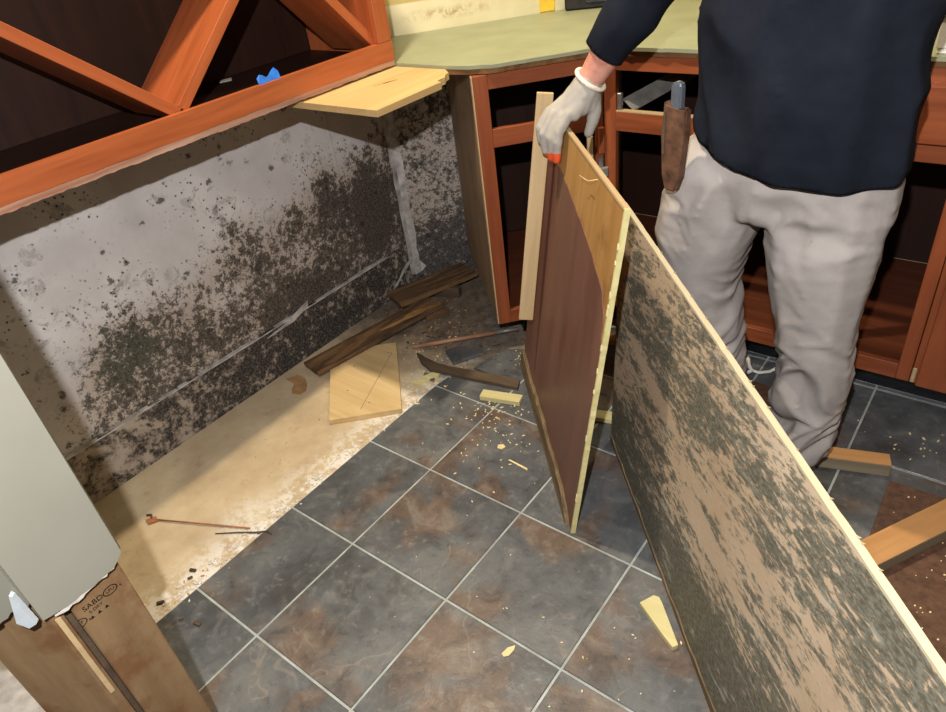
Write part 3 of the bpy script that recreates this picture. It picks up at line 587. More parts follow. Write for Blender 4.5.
# ================================================================== PANELS AND STICKS HELD BY THE WORKER
T1 = Vector((.058, 1.248, .840)); T2 = Vector((.555, .703, .833)); Bq1 = Vector((-.036, 1.159, 0)); Bq2 = Vector((.470, .622, 0))
MP1 = frame(Bq1 + Vector((-0.0085, -0.0078, 0.001)), Bq2-Bq1, T1-Bq1)      # x along the foot, z up the board, +y to the hidden back
W1 = (Bq2-Bq1).length - 0.012; H1 = (T1-Bq1).length - 0.008
p1 = empty('cabinet_panel', (0.22, 0.89, 0)); tag(p1, 'brown laminated cabinet panel with bare wood top, gripped by the gloved hand', 'panel')
MP = MP1
ax = lambda a, b, c: (a, c, b)
prism('core_board', [(0, 0), (W1-0.006, 0), (W1-0.006, H1-0.005), (0, H1-0.005)], 0.0022, 0.0098, M['ochre'], p1, MP, ax)
lam = [(0.0, 0.002), (W1-0.0065, 0.002), (W1-0.0065, 0.50)]
for k_, (pa, pb) in enumerate(zip([(0.716, 0.50), (0.700, 0.60), (0.664, 0.645), (0.56, 0.678), (0.42, 0.704), (0.25, 0.735)], [(0.700, 0.60), (0.664, 0.645), (0.56, 0.678), (0.42, 0.704), (0.25, 0.735), (0.0, 0.752)])): lam += ragged(pa, pb, 6, 0.0035, 90+k_)
lam.append((0.0, 0.752))
prism('laminate_face', lam, 0.0004, 0.002, M['lam'], p1, MP, ax)
prism('edge_strip', ragged((W1-0.0058, 0.0), (W1-0.0058, H1), 2, 0.0, 71) + [(W1-0.0058, H1)] + ragged((W1, H1), (W1, 0.0), 50, 0.0012, 72) + [(W1, 0.0)], -0.0008, 0.0105, M['greenpine'], p1, MP, ax)
prism('edge_strip', [(0.0, H1-0.0048), (W1-0.006, H1-0.0048), (W1-0.006, H1+0.0005), (0.0, H1)], -0.0006, 0.0105, M['pineZ'], p1, MP, ax)
foot = ragged((0.0, 0.060), (0.60, 0.046), 22, 0.006, 73) + ragged((0.60, 0.046), (0.70, 0.012), 5, 0.003, 74) + [(0.70, 0.0), (0.0, 0.0)]
prism('mouldy_foot', foot, -0.010, 0.0002, M['mouldedge'], p1, MP, ax)
r_ = random.Random(5)
for k in range(12):
    z = r_.uniform(0.1, 0.8); l = r_.uniform(0.008, 0.018)
    prism('splinter', [(W1-0.004, z), (W1+0.002, z+l*0.2), (W1-0.003, z+l)], -0.003, -0.0009, M['greenpine'], p1, MP, ax)
tube('wood_fibre', [MP @ Vector(p) for p in ((0.545, -0.003, H1-0.01), (0.52, -0.014, H1-0.022), (0.49, -0.012, H1-0.03), (0.47, -0.02, H1-0.028))], 0.0008, M['chip'], p1, 5)

D2 = Vector((math.cos(math.radians(-48)), math.sin(math.radians(-48)), 0))
Bm = Vector((.376, .972, 0.001)); Tm = Vector((.396, .990, .709))
MP2 = frame(Bm, D2, Tm-Bm); H2 = (Tm-Bm).length; W2 = 1.32
p2 = empty('mouldy_board', (0.8, 0.5, 0)); tag(p2, 'large tan board mottled with dark green-grey mould leaning in the foreground', 'board')
prism('board_face', [(0.0, 0.0)] + [(W2, 0.0), (W2, H2-0.004)] + [(0.0, H2-0.004)], 0.0, 0.010, M['p2'], p2, MP2, ax)
prism('edge_strip', ragged((0.0, H2+0.0005), (W2, H2+0.0005), 60, 0.0008, 75) + [(W2, H2+0.0005), (W2, H2-0.0038), (0.0, H2-0.0038)], 0.0, 0.0102, M['creamedge'], p2, MP2, ax)
prism('edge_strip', [(-0.0045, 0.0), (-0.0003, 0.0), (-0.0003, H2), (-0.0045, H2)], 0.0, 0.010, M['mouldedge'], p2, MP2, ax)
prism('rotten_foot', ragged((0.0, 0.018), (0.62, 0.014), 20, 0.004, 76) + ragged((0.62, 0.014), (W2, 0.05), 20, 0.006, 77) + [(W2, 0.05), (W2, 0.0), (0.0, 0.0)], -0.003, -0.0002, M['mouldedge'], p2, MP2, ax)
r_ = random.Random(6)
for k in range(16):
    x = r_.uniform(0.25, 1.15); l = r_.uniform(0.004, 0.009)
    prism('splinter', [(x, H2-0.002), (x+l, H2-0.001), (x+l*1.4, H2+l*0.6)], 0.008, 0.0115, M['creamedge'], p2, MP2, ax)

stick = beam('wood_lath', (0.126, 1.114, 0.900), (0.0715, 1.0305, 0.285), 0.040, 0.014, M['pineZ'], up=(0.60, -0.78, 0.12), bevel=0.001)
tag(stick, 'long pale wood lath hanging under the fingers left of the brown panel', 'lath')

# ================================================================== THE WORKER
def blob(name, chains, mat, parent=None, voxel=0.008, smooth=6, post=None, cut=None, snap=None):
    bm = bmesh.new()
    for ch in chains:
        for (p, q) in zip(ch, ch[1:]) if len(ch) > 1 else [(ch[0], ch[0])]:
            d = (Vector(q[:3]) - Vector(p[:3])).length; rm = min(min(p[3:]), min(q[3:])); n = max(1, int(d/(rm*0.22)))
            for k in range(n+1):
                t = k/n; c = [a+(b-a)*t for a, b in zip(p, q)]
                r = c[3:] if len(c) == 6 else [c[3]]*3
                bmesh.ops.create_icosphere(bm, subdivisions=2, radius=1.0, matrix=Matrix.Translation(c[:3]) @ Matrix.Diagonal((*r, 1)))
    me = bpy.data.meshes.new(name); bm.to_mesh(me); bm.free()
    t = bpy.data.objects.new(name + '_src', me); COL.objects.link(t)
    m = t.modifiers.new('r', 'REMESH'); m.mode = 'VOXEL'; m.voxel_size = voxel
    s = t.modifiers.new('s', 'SMOOTH'); s.iterations = smooth; s.factor = 0.5
    bpy.context.view_layer.update()
    out = bpy.data.meshes.new_from_object(t.evaluated_get(bpy.context.evaluated_depsgraph_get()))
    bpy.data.objects.remove(t, do_unlink=True); bpy.data.meshes.remove(me)
    out.name = name
    if post or cut:
        b = bmesh.new(); b.from_mesh(out); b.normal_update()
        if post:
            mv = [(v, post(v.co, v.normal)) for v in b.verts]
            for v, d in mv: v.co += d
            for _ in range(2): bmesh.ops.smooth_vert(b, verts=b.verts[:], factor=0.4, use_axis_x=True, use_axis_y=True, use_axis_z=True)
        if cut:
            bmesh.ops.delete(b, geom=[f for f in b.faces if cut(f.calc_center_median())], context='FACES')
            if snap:
                for v in b.verts:
                    if v.is_boundary: v.co = snap(v.co)
        b.to_mesh(out); b.free()
    out.polygons.foreach_set('use_smooth', [True]*len(out.polygons))
    out.materials.clear(); out.materials.append(mat)
    o = bpy.data.objects.new(name, out); COL.objects.link(o)
    return put(o, parent)
PX = 0.722
# right arm (image left) reaches to the panel; left arm bent, out of the frame
SH_R = (0.570, 1.09, 1.380); EL_R = (0.372, 1.165, 1.128); WR_R = (0.238, 1.128, 0.928)
SH_L = (0.874, 1.09, 1.380); EL_L = (1.005, 1.16, 1.19); WR_L = (0.93, 0.95, 1.33)
FRONT = Vector((0.12, -0.99, 0)).normalized()
hd = (0.715, 1.02, 1.615)
body_ch = [
 [(PX, 1.07, 0.86, .150, .105, .09), (PX, 1.06, 1.05, .145, .10, .10), (PX, 1.07, 1.25, .155, .105, .10), (PX, 1.08, 1.37, .150, .085, .06)],
 [(PX, 1.08, 1.42, .058), (0.718, 1.05, 1.52, .055)],
 [(hd[0], hd[1]+0.02, hd[2]+0.03, .073, .092, .095)], [(hd[0]+0.003, hd[1]-0.008, hd[2]-0.030, .066, .072, .060), (hd[0]+0.004, hd[1]-0.022, hd[2]-0.072, .046, .052, .036)],
 [(hd[0]+0.008, hd[1]-0.085, hd[2]-0.0, .011, .014, .02), (hd[0]+0.010, hd[1]-0.097, hd[2]-0.025, .014, .016, .012)],
 [(hd[0]-0.078, hd[1]+0.015, hd[2]-0.0, .010, .018, .030)], [(hd[0]+0.078, hd[1]+0.005, hd[2]-0.0, .010, .018, .030)],
 [(hd[0]-0.012, hd[1]-0.070, hd[2]-0.062, .008, .008, .005), (hd[0]+0.022, hd[1]-0.072, hd[2]-0.062, .008, .008, .005)],
 [(*SH_R, .048), (*EL_R, .042), (0.30, 1.148, 1.02, .043), (*WR_R, .030)],
 [(*SH_L, .048), (*EL_L, .042), (*WR_L, .030)],
 [(0.600, 1.08, 0.84, .085), (0.565, 1.07, 0.62, .075), (0.575, 1.09, 0.47, .055), (0.590, 1.12, 0.28, .048), (0.585, 1.14, 0.08, .036)],
 [(0.820, 1.07, 0.84, .088), (0.815, 1.05, 0.62, .075), (0.828, 1.03, 0.47, .055), (0.840, 1.06, 0.28, .048), (0.832, 1.08, 0.08, .036)],
]
# the left hand: palm, four fingers and a thumb
wl_ = Vector(WR_L); hx = Vector((-0.35, -0.45, 0.82)).normalized(); hy = Vector((-0.75, 0.66, 0.04)).normalized(); hz = hx.cross(hy)
def hp(a, b, c): return tuple(wl_ + hx*a + hy*b + hz*c)
body_ch += [[(*hp(.02, 0, 0), .028), (*hp(.075, 0.0, 0), .032)], [(*hp(.03, -.01, 0), .022), (*hp(.08, -.028, 0), .018)], [(*hp(.03, .01, 0), .022), (*hp(.08, .028, 0), .018)]]
for b_, l_ in ((-.034, .062), (-.012, .078), (.011, .072), (.033, .055)):
    body_ch.append([(*hp(.085, b_, 0), .0095), (*hp(.085+l_*.55, b_*1.1, .010), .0085), (*hp(.085+l_*.9, b_*1.1, .034), .0075)])
body_ch.append([(*hp(.03, -.030, .005), .013), (*hp(.062, -.058, .018), .011), (*hp(.088, -.062, .034), .009)])
person = blob('person', body_ch, M['skin'], voxel=0.0065, smooth=4)
tag(person, 'person in navy pullover and khaki trousers gripping a panel with gloved hand', 'person')
def wr(co, fx, fz, seed): return mnoise.noise(Vector((co.x*fx + seed, co.y*fx, co.z*fz)))
def pants_post(co, n):
    k = 1.0*math.exp(-((co.z-0.34)/0.11)**2) + 0.7*math.exp(-((co.z-0.73)/0.06)**2) + 1.2*math.exp(-((co.z-0.18)/0.09)**2) + 0.22
    sg = 1 if co.x > 0.69 else -1
    w_ = 0.10*mnoise.noise(Vector((co.x*7, co.y*7, co.z*6)))
    def ridge(cx, cz, f, s_): return (1-abs(mnoise.noise(Vector((co.x*cx+s_, co.y*3.5, (co.z+cz*(co.x-0.7)*sg+w_)*f))))*2.2)
    a = max(ridge(4, 0.7, 13, 0.0), ridge(5, -0.5, 17, 7.0)-0.1)
    return n*(0.019*k*(a-0.6) + 0.008*wr(co, 6, 3, 2.0))
pants_ch = [
 [(PX-0.012, 1.065, 0.92, .172, .125, .06), (PX-0.018, 1.065, 0.80, .190, .132, .05), (PX-0.025, 1.065, 0.745, .14, .112, .045)],
 [(0.602, 1.07, 0.79, .118, .128, .10), (0.560, 1.07, 0.64, .112, .118, .10), (0.558, 1.085, 0.52, .088, .095, .09), (0.572, 1.11, 0.36, .085, .09, .08), (0.578, 1.13, 0.20, .082, .088, .07), (0.578, 1.13, 0.10, .082, .09, .03)],
 [(0.805, 1.07, 0.79, .122, .130, .10), (0.812, 1.045, 0.64, .108, .115, .10), (0.826, 1.035, 0.50, .084, .092, .09), (0.838, 1.05, 0.36, .078, .084, .08), (0.834, 1.06, 0.24, .078, .084, .06), (0.826, 1.07, 0.12, .078, .086, .03)],
]
pants = blob('trousers', pants_ch, M['pants'], person, 0.006, 6, pants_post); pants['label'] = 'pale khaki work trousers'
def hem(x):
    P = ((0.45, .89), (0.54, .878), (0.60, .860), (0.66, .840), (0.75, .823), (0.84, .815), (0.92, .813), (1.0, .815))
    for (a, b), (c, d) in zip(P, P[1:]):
        if a <= x <= c: return b + (d-b)*(x-a)/(c-a)
    return .87 if x < .45 else .81
cutp = Vector(EL_R).lerp(Vector(WR_R), 0.70); cutd = (Vector(WR_R)-Vector(EL_R)).normalized()
def shirt_cut(c):
    if (c-cutp).dot(cutd) > 0 and c.x < 0.42: return True
    if c.x > 0.42 and c.z < hem(c.x): return True
    if (c-Vector(WR_L)).dot((Vector(WR_L)-Vector(EL_L)).normalized()) > -0.02 and (c-Vector(WR_L)).length < 0.085: return True
    return c.z > 1.475
def shirt_snap(c):
    if c.x < 0.42: return c - cutd*(c-cutp).dot(cutd)
    if c.z < 1.0: return Vector((c.x, c.y, hem(c.x)))
    return c
def shirt_post(co, n):
    a = 1-abs(mnoise.noise(Vector((co.x*8+co.z*5, co.y*6, co.z*5-co.x*4))))*2
    k = 0.017 if co.x > 0.45 else 0.010
    low = math.exp(-((co.z-hem(co.x)-0.02)/0.03)**2) if co.x > 0.45 else 0
    return n*(k*(a-0.4) + 0.003*low)
shirt_ch = [
 [(PX+0.006, 1.065, 0.78, .196, .140, .05), (PX+0.010, 1.06, 0.90, .196, .142, .08), (PX+0.002, 1.06, 1.08, .202, .138, .10), (PX, 1.075, 1.26, .195, .130, .10), (PX, 1.085, 1.38, .165, .098, .06)],
 [(PX, 1.085, 1.43, .075, .07, .04), (PX, 1.075, 1.47, .066, .063, .03)],
 [(0.578, 1.09, 1.375, .076), (*EL_R, .064), (*tuple(Vector(EL_R).lerp(Vector(WR_R), .5)), .056), (*tuple(Vector(EL_R).lerp(Vector(WR_R), .8)), .048)],
 [(0.866, 1.09, 1.375, .076), (*EL_L, .063), (*WR_L, .044)], [(PX+0.11, 1.07, 0.86, .085, .10, .06), (PX+0.115, 1.07, 1.0, .085, .10, .08), (PX+0.125, 1.08, 1.16, .09, .10, .08)],
]
shirt = blob('pullover', shirt_ch, M['shirt'], person, 0.0075, 6, shirt_post, shirt_cut, shirt_snap); shirt['label'] = 'dark navy pullover'
so = shirt.modifiers.new('thick', 'SOLIDIFY'); so.thickness = 0.004; so.offset = -1
hair = blob('hair', [[(hd[0]-0.001, hd[1]+0.026, hd[2]+0.038, .083, .104, .100)], [(hd[0], hd[1]+0.05, hd[2]-0.01, .074, .070, .06)]], M['hair'], person, 0.006, 4, lambda co, n: n*0.004*wr(co, 40, 25, 3.0), lambda c: (c.y < hd[1]-0.005 and c.z < hd[2]+0.070) or c.z < hd[2]-0.045 or (c.y < hd[1]+0.03 and c.z < hd[2]+0.01))
for sx in (-1, 1):
    ey = blob('eye', [[(hd[0]+0.006+sx*0.030, hd[1]-0.0585, hd[2]+0.010, .0125, .0125, .0085)]], M['eyewhite'], person, 0.002, 1)
    blob('iris', [[(hd[0]+0.006+sx*0.030, hd[1]-0.0700, hd[2]+0.010, .0045, .002, .0045)]], M['eye'], ey, 0.001, 0)
    blob('eyebrow', [[(hd[0]+0.006+sx*0.018, hd[1]-0.073, hd[2]+0.030, .004), (hd[0]+0.006+sx*0.044, hd[1]-0.061, hd[2]+0.032, .003)]], M['hair'], person, 0.002, 1)
for nm, fx, fy in (('boot', 0.582, 1.12), ('boot', 0.830, 1.06)):
    blob(nm, [[(fx, fy+0.02, 0.115, .054, .062, .03), (fx, fy+0.025, 0.05, .047, .058, .04)], [(fx, fy+0.02, 0.045, .046, .06, .043), (fx-0.004, fy-0.09, 0.042, .046, .06, .038), (fx-0.006, fy-0.165, 0.038, .044, .05, .034)]],
         M['boot'], person, 0.007, 3, lambda co, n: Vector((0, 0, max(0.004-co.z, 0))))
# glove on the gripping hand
glove_ch = [
 [(0.2385, 1.128, 0.926, .034), (0.228, 1.118, 0.905, .038), (0.2105, 1.102, 0.884, .034)],
 [(0.228, 1.118, 0.905, .030), (0.172, 1.082, 0.872, .017)], [(0.225, 1.115, 0.905, .032), (0.190, 1.074, 0.868, .019)], [(0.225, 1.113, 0.900, .032), (0.206, 1.076, 0.864, .019)], [(0.228, 1.113, 0.897, .032), (0.2240, 1.080, 0.868, .019)],
 [(0.230, 1.118, 0.900, .032), (0.2330, 1.1010, 0.876, .021)], [(0.236, 1.128, 0.900, .030), (0.2400, 1.122, 0.874, .020)],
 [(0.160, 1.0740, 0.870, .0120), (0.1460, 1.0500, 0.8385, .0106), (0.1470, 1.0510, 0.8060, .0094)],
 [(0.180, 1.0640, 0.868, .0132), (0.1650, 1.0370, 0.8280, .0110), (0.1640, 1.0410, 0.7860, .0098)],
 [(0.2010, 1.0650, 0.865, .0136), (0.1850, 1.0370, 0.8200, .0114), (0.1750, 1.0480, 0.7690, .0102)],
 [(0.2170, 1.0670, 0.868, .0140), (0.2040, 1.0440, 0.8330, .0124), (0.2015, 1.0415, 0.8100, .0118), (0.1905, 1.0480, 0.7640, .0108)],
 [(0.238, 1.138, 0.893, .024), (0.2480, 1.1330, 0.862, .0175), (0.2490, 1.1240, 0.838, .0145), (0.2440, 1.1130, 0.815, .0125)],
]
glove = blob('glove', glove_ch, M['glove'], person, 0.0028, 4, lambda co, n: n*0.0016*wr(co, 60, 40, 1.0)); glove['label'] = 'light grey knit work glove'
glove.data.materials.append(M['orange'])
for f in glove.data.polygons:
    c = f.center
    if c.z < 0.784 and c.x > 0.168 or (c.z < 0.815 and (Vector((c.x, c.y)) - Vector((0.212, 1.079))).length < 0.014 and f.normal.dot(Vector((-0.5, 0.8, 0))) > 0.1): f.material_index = 1
cuff_pts = []
cd = (Vector(EL_R) - Vector(WR_R)).normalized(); cs = cd.cross(Vector((0, 1, 0))).normalized(); cu_ = cs.cross(cd); cc0 = Vector((0.2415, 1.130, 0.932))
bm = bmesh.new(); rings = []
for k in range(28):
    a = 2*math.pi*k/28; ctr_ = cc0 + (cs*math.cos(a) + cu_*math.sin(a))*0.0365; rd = (cs*math.cos(a) + cu_*math.sin(a))
    rings.append([bm.verts.new(ctr_ + (rd*math.cos(b*math.pi/4) + cd*math.sin(b*math.pi/4))*0.0055) for b in range(8)])
for k in range(28):
    p, q = rings[k], rings[(k+1) % 28]
    for b in range(8): bm.faces.new((p[b], p[(b+1) % 8], q[(b+1) % 8], q[b]))
bmo('rolled_cuff', bm, M['cuff'], glove, smooth=True)

# leather sheath with a folding tool on the hip
sh = empty('tool_sheath', (0.531, 0.945, 0.775)); tag(sh, 'worn brown leather sheath with blue steel tool on the trouser hip', 'tool sheath')
ms = frame((0.5310, 0.9450, 0.777), (0.86, -0.20, 0.0), (0.06, 0.0, 1.0))
bm = bmesh.new(); addprism(bm, [(-0.014, 0.0), (0.012, 0.0), (0.020, 0.03), (0.028, 0.12), (0.030, 0.168), (0.0, 0.162), (-0.024, 0.178), (-0.026, 0.12), (-0.019, 0.03)], -0.010, 0.010, lambda a, b, c: (a, c, b))
bmo('pouch', bm, M['leather'], sh, ms, bevel=0.004, seg=2)
box('stitch_strip', (-0.0205, -0.0117, 0.075), (-0.0165, -0.0103, 0.160), M['darkwood'], sh, ms)
bm = bmesh.new(); addprism(bm, [(-0.010, 0.12), (0.014, 0.12), (0.014, 0.208), (0.009, 0.214), (-0.005, 0.214), (-0.010, 0.208)], -0.008, 0.008, lambda a, b, c: (a, c, b))
bmo('tool_handle', bm, M['toolblue'], sh, ms, bevel=0.003, seg=2)
box('belt_loop', (-0.012, 0.0102, 0.10), (0.018, 0.0145, 0.165), M['leather'], sh, ms, 0.001)

# ================================================================== DEBRIS ON THE FLOOR
SF = -0.0098
# yellow board lying half over the tile edge
def loose(name, poly, z0, z1, mat, label, cat, bevel=0.0008, group=None):
    cx = sum(p[0] for p in poly)/len(poly); cy = sum(p[1] for p in poly)/len(poly)
    o = prism(name, [(x-cx, y-cy) for x, y in poly], 0, z1-z0, mat, None, Matrix.Translation((cx, cy, z0)), bevel=bevel)
    return tag(o, label, cat, group)
cb = empty('plywood_offcut', (-0.45, 0.82, SF)); tag(cb, 'clean yellow plywood offcut with one cut corner on the bare subfloor', 'plywood board')
prism('board', [(-0.412, 0.612), (-0.246, 0.770), (-0.519, 1.042), (-0.585, 0.985), (-0.632, 0.822)], SF+0.0004, 0.010, M['plyX'], cb, bevel=0.001)
for p in ((-0.47, 0.75), (-0.43, 0.86), (-0.36, 0.74), (-0.55, 0.86), (-0.50, 0.98)): prism('nail_hole', [(p[0]-.002, p[1]-.002), (p[0]+.002, p[1]-.002), (p[0]+.002, p[1]+.002), (p[0]-.002, p[1]+.002)], 0.0101, 0.0105, M['darkwood'], cb)
beam('pencil_line', (-0.36, 0.70, 0.0102), (-0.49, 0.99, 0.0102), 0.0016, 0.0006, M['greyside'], cb)
# rotten planks in the corner
a, b = Vector((-0.665, 0.765, 0)), Vector((-0.560, 1.312, 0))
pk = empty('rotten_plank', (-0.61, 1.03, SF)); tag(pk, 'long rotten brown plank lying along the baseboard behind the yellow offcut', 'plank')
beam('plank', a + Vector((0, 0, 0.0190)), b + Vector((0, 0, 0.0215)), 0.098, 0.016, M['char'], pk, bevel=0.001)
prism('peeled_strip', [(x-0.003, y) for x, y in ragged((-0.600, 1.05), (-0.560, 1.27), 7, 0.006, 81)] + ragged((-0.535, 1.28), (-0.585, 1.06), 7, 0.005, 82), 0.0297, 0.0322, M['ochre'], pk)
pk2 = beam('rotten_plank', (-0.690, 1.225, 0.0415), (-0.575, 1.555, 0.0415), 0.125, 0.016, M['char'], bevel=0.001); tag(pk2, 'short wide charred plank on a bearer in the wall corner', 'plank')
pk3 = beam('plank_bearer', (-0.735, 1.360, 0.0117), (-0.530, 1.430, 0.0117), 0.03, 0.0425, M['darkwood'], bevel=0.001); tag(pk3, 'dark bearer block under the short charred plank', 'block')
pk4 = beam('wood_block', (-0.545, 1.235, 0.002), (-0.490, 1.305, 0.002), 0.030, 0.022, M['char'], bevel=0.001); tag(pk4, 'small split block beside the end of the long rotten plank', 'block')
cdp = loose('cardboard_scrap', [(-0.741, 0.703), (-0.718, 0.742), (-0.680, 0.741), (-0.648, 0.722), (-0.617, 0.690), (-0.622, 0.668), (-0.650, 0.657), (-0.668, 0.672), (-0.69, 0.70)], SF+0.0003, SF+0.0033, M['card'], 'peanut-shaped tan cardboard scrap by the mouldy baseboard', 'cardboard')
# rod across the broken tiles, dark stick, pieces of pine
rd = empty('metal_rod', (-0.3, 1.19, 0)); tag(rd, 'thin rust-brown rod with grey end pointing under the corner cabinet', 'rod')
tube('shaft', [(-0.452, 1.052, 0.004), (-0.235, 1.258, 0.010)], 0.0075, M['copper'], rd, 10); tube('bare_end', [(-0.2345, 1.2585, 0.010), (-0.173, 1.317, 0.012)], 0.0068, M['galv'], rd, 10)
ds = loose('dark_lath', ragged((-0.408, 1.026), (-0.30, 1.010), 4, 0.004, 83) + ragged((-0.30, 1.010), (0.000, 1.068), 12, 0.003, 84) + [(0.000, 1.068), (0.015, 1.031)] + ragged((0.015, 1.031), (-0.30, 0.972), 12, 0.003, 85) + ragged((-0.30, 0.972), (-0.39, 1.0), 4, 0.003, 86), 0.0006, 0.013, M['darkwood'], 'dark brown broken lath lying across the tile edge', 'lath')
gp1 = beam('pine_offcut', (-0.066, 0.950, 0.009), (0.060, 0.986, 0.009), 0.036, 0.017, M['greenpine'], bevel=0.001); tag(gp1, 'pale greenish pine offcut left of the brown panel foot', 'wood offcut')
gp2 = beam('pine_offcut', (0.235, 1.018, 0.009), (0.40, 1.068, 0.009), 0.036, 0.017, M['greenpine'], bevel=0.001); tag(gp2, 'pale pine offcut showing between the brown panel and mouldy board', 'wood offcut')
gp3 = beam('pine_block', (0.12, 1.395, 0.012), (0.215, 1.425, 0.012), 0.034, 0.023, M['orangepine'], bevel=0.001); tag(gp3, 'small orange pine block behind the brown panel near the toe kick', 'wood block')
sh1 = loose('wood_shard', [(-0.322, 0.897), (-0.300, 0.955), (-0.284, 1.000), (-0.268, 0.992), (-0.262, 0.965), (-0.300, 0.905)], SF+0.0003, 0.002, M['greenpine'], 'pale pointed wood shard beside the yellow offcut', 'wood shard')
sh2 = loose('tile_shard', [(-0.338, 1.098), (-0.262, 1.050), (-0.205, 1.150), (-0.258, 1.205), (-0.30, 1.16)], SF+0.0003, 0.001, M['tile'], 'loose dark slate tile shard under the rust-brown rod', 'tile shard')
sh3 = loose('tile_shard', [(-0.318, 0.962), (-0.276, 0.972), (-0.262, 0.945), (-0.300, 0.935)], SF+0.0003, 0.0, M['tile'], 'small triangular slate shard beside the pale wood shard', 'tile shard')
# right hand side
blk = empty('wood_block', (0.94, 1.2, 0)); tag(blk, 'short pine block with grey side on the tiles beside the trouser leg', 'wood block')
mb = frame((0.945, 1.186, 0.0006), Vector((0.154, 0.050, 0)), (0, 0, 1))
box('block', (-0.084, -0.022, 0), (0.084, 0.022, 0.036), M['greyside'], blk, mb, 0.001); box('sawn_top', (-0.083, -0.021, 0.0362), (0.083, 0.021, 0.0375), M['orangepine'], blk, mb)
bp = loose('fallen_door', [(1.036, 1.166), (1.52, 1.176), (1.52, 0.66), (1.040, 0.60)], 0.0006, 0.0125, M['brownfloor'], 'brown cabinet door lying flat on the tiles at the right edge', 'door')
lb = empty('pine_batten', (1.1, 1.0, 0.0125)); tag(lb, 'orange pine batten lying on the flat brown door', 'batten')
ml = frame((1.118, 1.000, 0.0130), Vector((0.118, 0.205, 0)), (0, 0, 1))
box('batten', (-0.20, -0.033, 0), (0.26, 0.033, 0.034), M['greyside'], lb, ml, 0.001); box('sawn_top', (-0.199, -0.032, 0.0342), (0.259, 0.032, 0.0355), M['orangepine'], lb, ml)
bp2 = loose('brown_board_scrap', [(0.60, 1.26), (0.72, 1.25), (0.735, 1.40), (0.61, 1.41)], 0.0006, 0.006, M['brownfloor'], 'brown board scrap on the tiles between the boots and cabinet', 'board scrap')
cord = empty('string_scrap', (0.6, 1.46, 0)); tag(cord, 'short white string with knotted end by the trouser leg', 'string')
tube('cord_line', [(0.600, 1.45, 0.012), (0.620, 1.455, 0.006), (0.645, 1.475, 0.006), (0.665, 1.515, 0.008), (0.695, 1.545, 0.006)], 0.0048, M['white'], cord)
tube('knot', [(0.575, 1.475, 0.006), (0.560, 1.462, 0.013), (0.568, 1.440, 0.015), (0.590, 1.430, 0.010), (0.600, 1.445, 0.012), (0.585, 1.462, 0.018), (0.570, 1.50, 0.016), (0.555, 1.515, 0.012)], 0.0070, M['white'], cord)
wg = loose('wood_wedge', [(0.683, 0.527), (0.700, 0.560), (0.712, 0.562), (0.724, 0.551), (0.793, 0.478), (0.786, 0.466), (0.755, 0.483)], 0.0006, 0.014, M['greenpine'], 'pale wood wedge tucked at the foot of the mouldy board', 'wedge')
ch1 = loose('wood_chip', [(0.494, 0.268), (0.497, 0.286), (0.508, 0.300), (0.512, 0.289), (0.510, 0.272), (0.502, 0.264)], 0.0006, 0.003, M['chip'], 'leaf-shaped pale wood chip alone on a tile near the front', 'wood chip')
ch2 = loose('wood_sliver', [(0.170, 0.756), (0.174, 0.760), (0.236, 0.756), (0.240, 0.748), (0.232, 0.751)], 0.0006, 0.003, M['chip'], 'thin white sliver on the tile left of the panel foot', 'wood sliver')
ch3 = loose('wood_chip', [(0.110, 0.792), (0.122, 0.802), (0.134, 0.796), (0.130, 0.782), (0.116, 0.780)], 0.0006, 0.004, M['chip'], 'round pale wood chip on the rust-coloured tile', 'wood chip')
tn = empty('thin_wire_rod', (-0.42, 0.13, SF)); tag(tn, 'thin copper-coloured rod with flat tip on the bare subfloor', 'rod')
tube('shaft', [(-0.555, 0.068, -0.005), (-0.42, 0.132, -0.004), (-0.284, 0.198, -0.006)], 0.0022, M['thincopper'], tn); prism('flat_tip', [(-0.57, 0.055), (-0.548, 0.052), (-0.535, 0.075), (-0.556, 0.08)], -0.0095, -0.003, M['thincopper'], tn)
tube('hook', [(-0.556, 0.067, -0.005), (-0.572, 0.075, -0.003), (-0.585, 0.068, -0.006)], 0.003, M['darkwood'], tn)
tw = tube('twig', [(-0.354, 0.135, -0.008), (-0.30, 0.172, -0.007), (-0.252, 0.200, -0.006), (-0.225, 0.214, 0.0032), (-0.208, 0.214, 0.003)], [.0015, .002, .003, .0025, .0015], M['darkwood']); tag(tw, 'dark twig crossing the tile edge near the thin rod', 'twig')
pb = loose('plasterboard_offcut', [(-0.70, -0.62), (-0.10, -0.62), (-0.12, -0.30), (-0.68, -0.27)], SF+0.0004, -0.0005, M['plaster'], 'dusty white plasterboard offcut on the floor behind the bare studs', 'plasterboard')
for k, (x, y, a_, s_) in enumerate(((-0.300, 0.028, 0.4, 1.0), (-0.285, 0.010, 1.2, 0.7), (-0.285, -0.075, 0.9, 1.0), (-0.145, -0.06, 0.2, 1.1), (-0.19, -0.075, 1.0, 0.6))):
    z = SF if x < -0.236 else 0
    mw = Matrix.Translation((x, y, z+0.0035)) @ Matrix.Rotation(a_, 4, 'Z')
    o = box('dark_debris', (-0.009*s_, -0.004*s_, -0.003), (0.009*s_, 0.004*s_, 0.003), M['darkwood'], None, mw, 0.001)
    tag(o, 'small dark wood crumb near the partition foot', 'debris', 'dark crumbs near the partition foot')
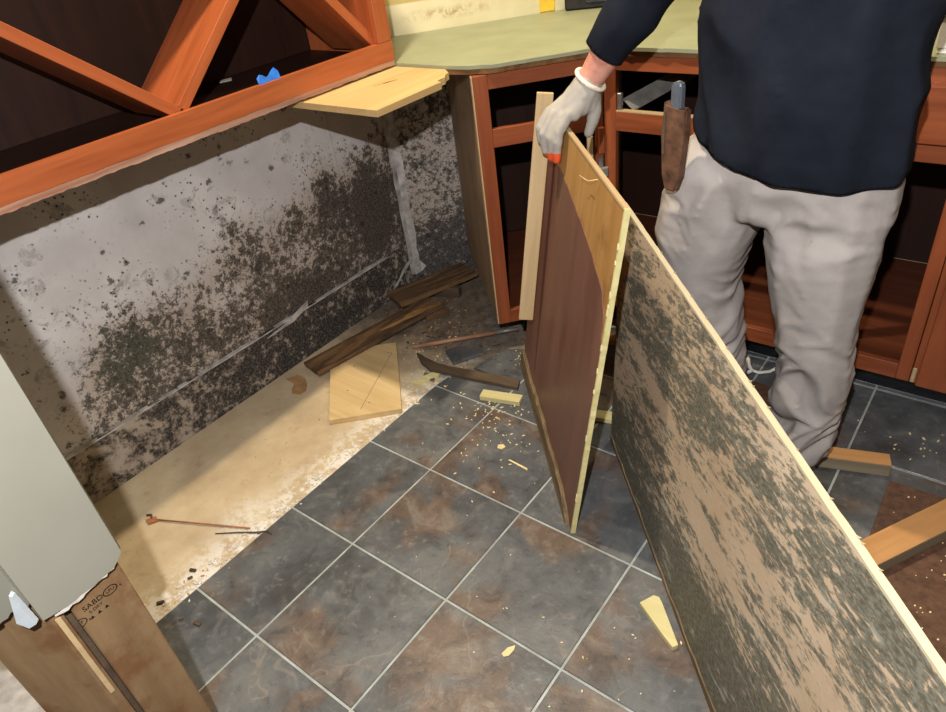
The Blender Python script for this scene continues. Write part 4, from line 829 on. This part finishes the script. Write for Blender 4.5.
# crumbs nobody could count: sawdust, splinters and thinset grit
def crumbs(name, spots, mat, label, zone_z=0.0):
    bm = bmesh.new(); r = random.Random(hash(name) % 1000 if False else len(name)*13)
    for (cx, cy, rx, ry, n, s0, s1) in spots:
        for _ in range(n):
            x = cx + r.gauss(0, rx*0.5); y = cy + r.gauss(0, ry*0.5); s = r.uniform(s0, s1); a = r.uniform(0, math.pi)
            z = SF if (x < -0.238) else 0.0
            l = s*r.uniform(0.8, 2.4); ca, sa = math.cos(a), math.sin(a); hgt = s*r.uniform(0.3, 0.7)
            pts = [(l, 0), (0.2*l, s*0.8), (-l, 0.1*s), (-0.1*l, -s*0.7)]
            addprism(bm, [(x+ca*p-sa*q, y+sa*p+ca*q) for p, q in pts], z+0.0005, z+0.0006+hgt)
    o = bmo(name, bm, mat); tag(o, label, 'crumbs', kind='stuff'); return o
crumbs('wood_crumbs', [(0.06, 0.87, 0.14, 0.10, 60, .001, .0032), (-0.05, 0.93, 0.12, 0.04, 28, .001, .0038), (-0.06, 1.20, 0.12, 0.06, 40, .0012, .004), (0.12, 0.74, 0.20, 0.16, 22, .001, .003), (-0.28, 0.93, 0.08, 0.10, 26, .0015, .004),
                       (-0.30, 0.40, 0.10, 0.5, 30, .0012, .003), (0.70, 0.40, 0.16, 0.12, 12, .001, .003), (1.05, 1.35, 0.16, 0.10, 22, .0012, .0035), (0.4, 0.5, 0.4, 0.4, 24, .0008, .002), (-0.4, 1.1, 0.16, 0.18, 40, .0012, .004)], M['chip'], 'pale wood crumbs and sawdust scattered over the tiles')
crumbs('dark_grit', [(-0.55, 1.25, 0.16, 0.14, 90, .0015, .0055), (-0.40, 1.15, 0.14, 0.14, 70, .0015, .005), (-0.5, 0.5, 0.15, 0.5, 14, .001, .003), (-0.24, 0.02, 0.05, 0.10, 14, .0015, .004)], M['card'], 'brown grit and splinters near the wall corner')
crumbs('dark_splinters', [(-0.42, 1.18, 0.22, 0.16, 46, .0015, .0065), (-0.30, 1.30, 0.16, 0.16, 26, .0015, .006), (-0.12, 1.14, 0.14, 0.10, 16, .001, .004)], M['darkwood'], 'dark splinters scattered between the rod and the wall corner')
crumbs('thinset_grit', [(-0.262, y, 0.028, 0.06, 26, .0015, .005) for y in (-0.02, 0.1, 0.2, 0.3, 0.42, 0.55, 0.68, 0.8)], M['gypsum'], 'white thinset grit along the tile edge')
bm = bmesh.new(); r_ = random.Random(9)
for _ in range(70):
    x = r_.uniform(1.05, 1.25); y = r_.uniform(0.75, 1.15); s = r_.uniform(.0008, .0022)
    addprism(bm, [(x-s, y-s), (x+s, y-s*.6), (x+s*.7, y+s), (x-s*.8, y+s*.8)], 0.0128, 0.0128+s)
tag(bmo('panel_crumbs', bm, M['chip']), 'pale specks scattered on the flat brown door', 'crumbs', kind='stuff')
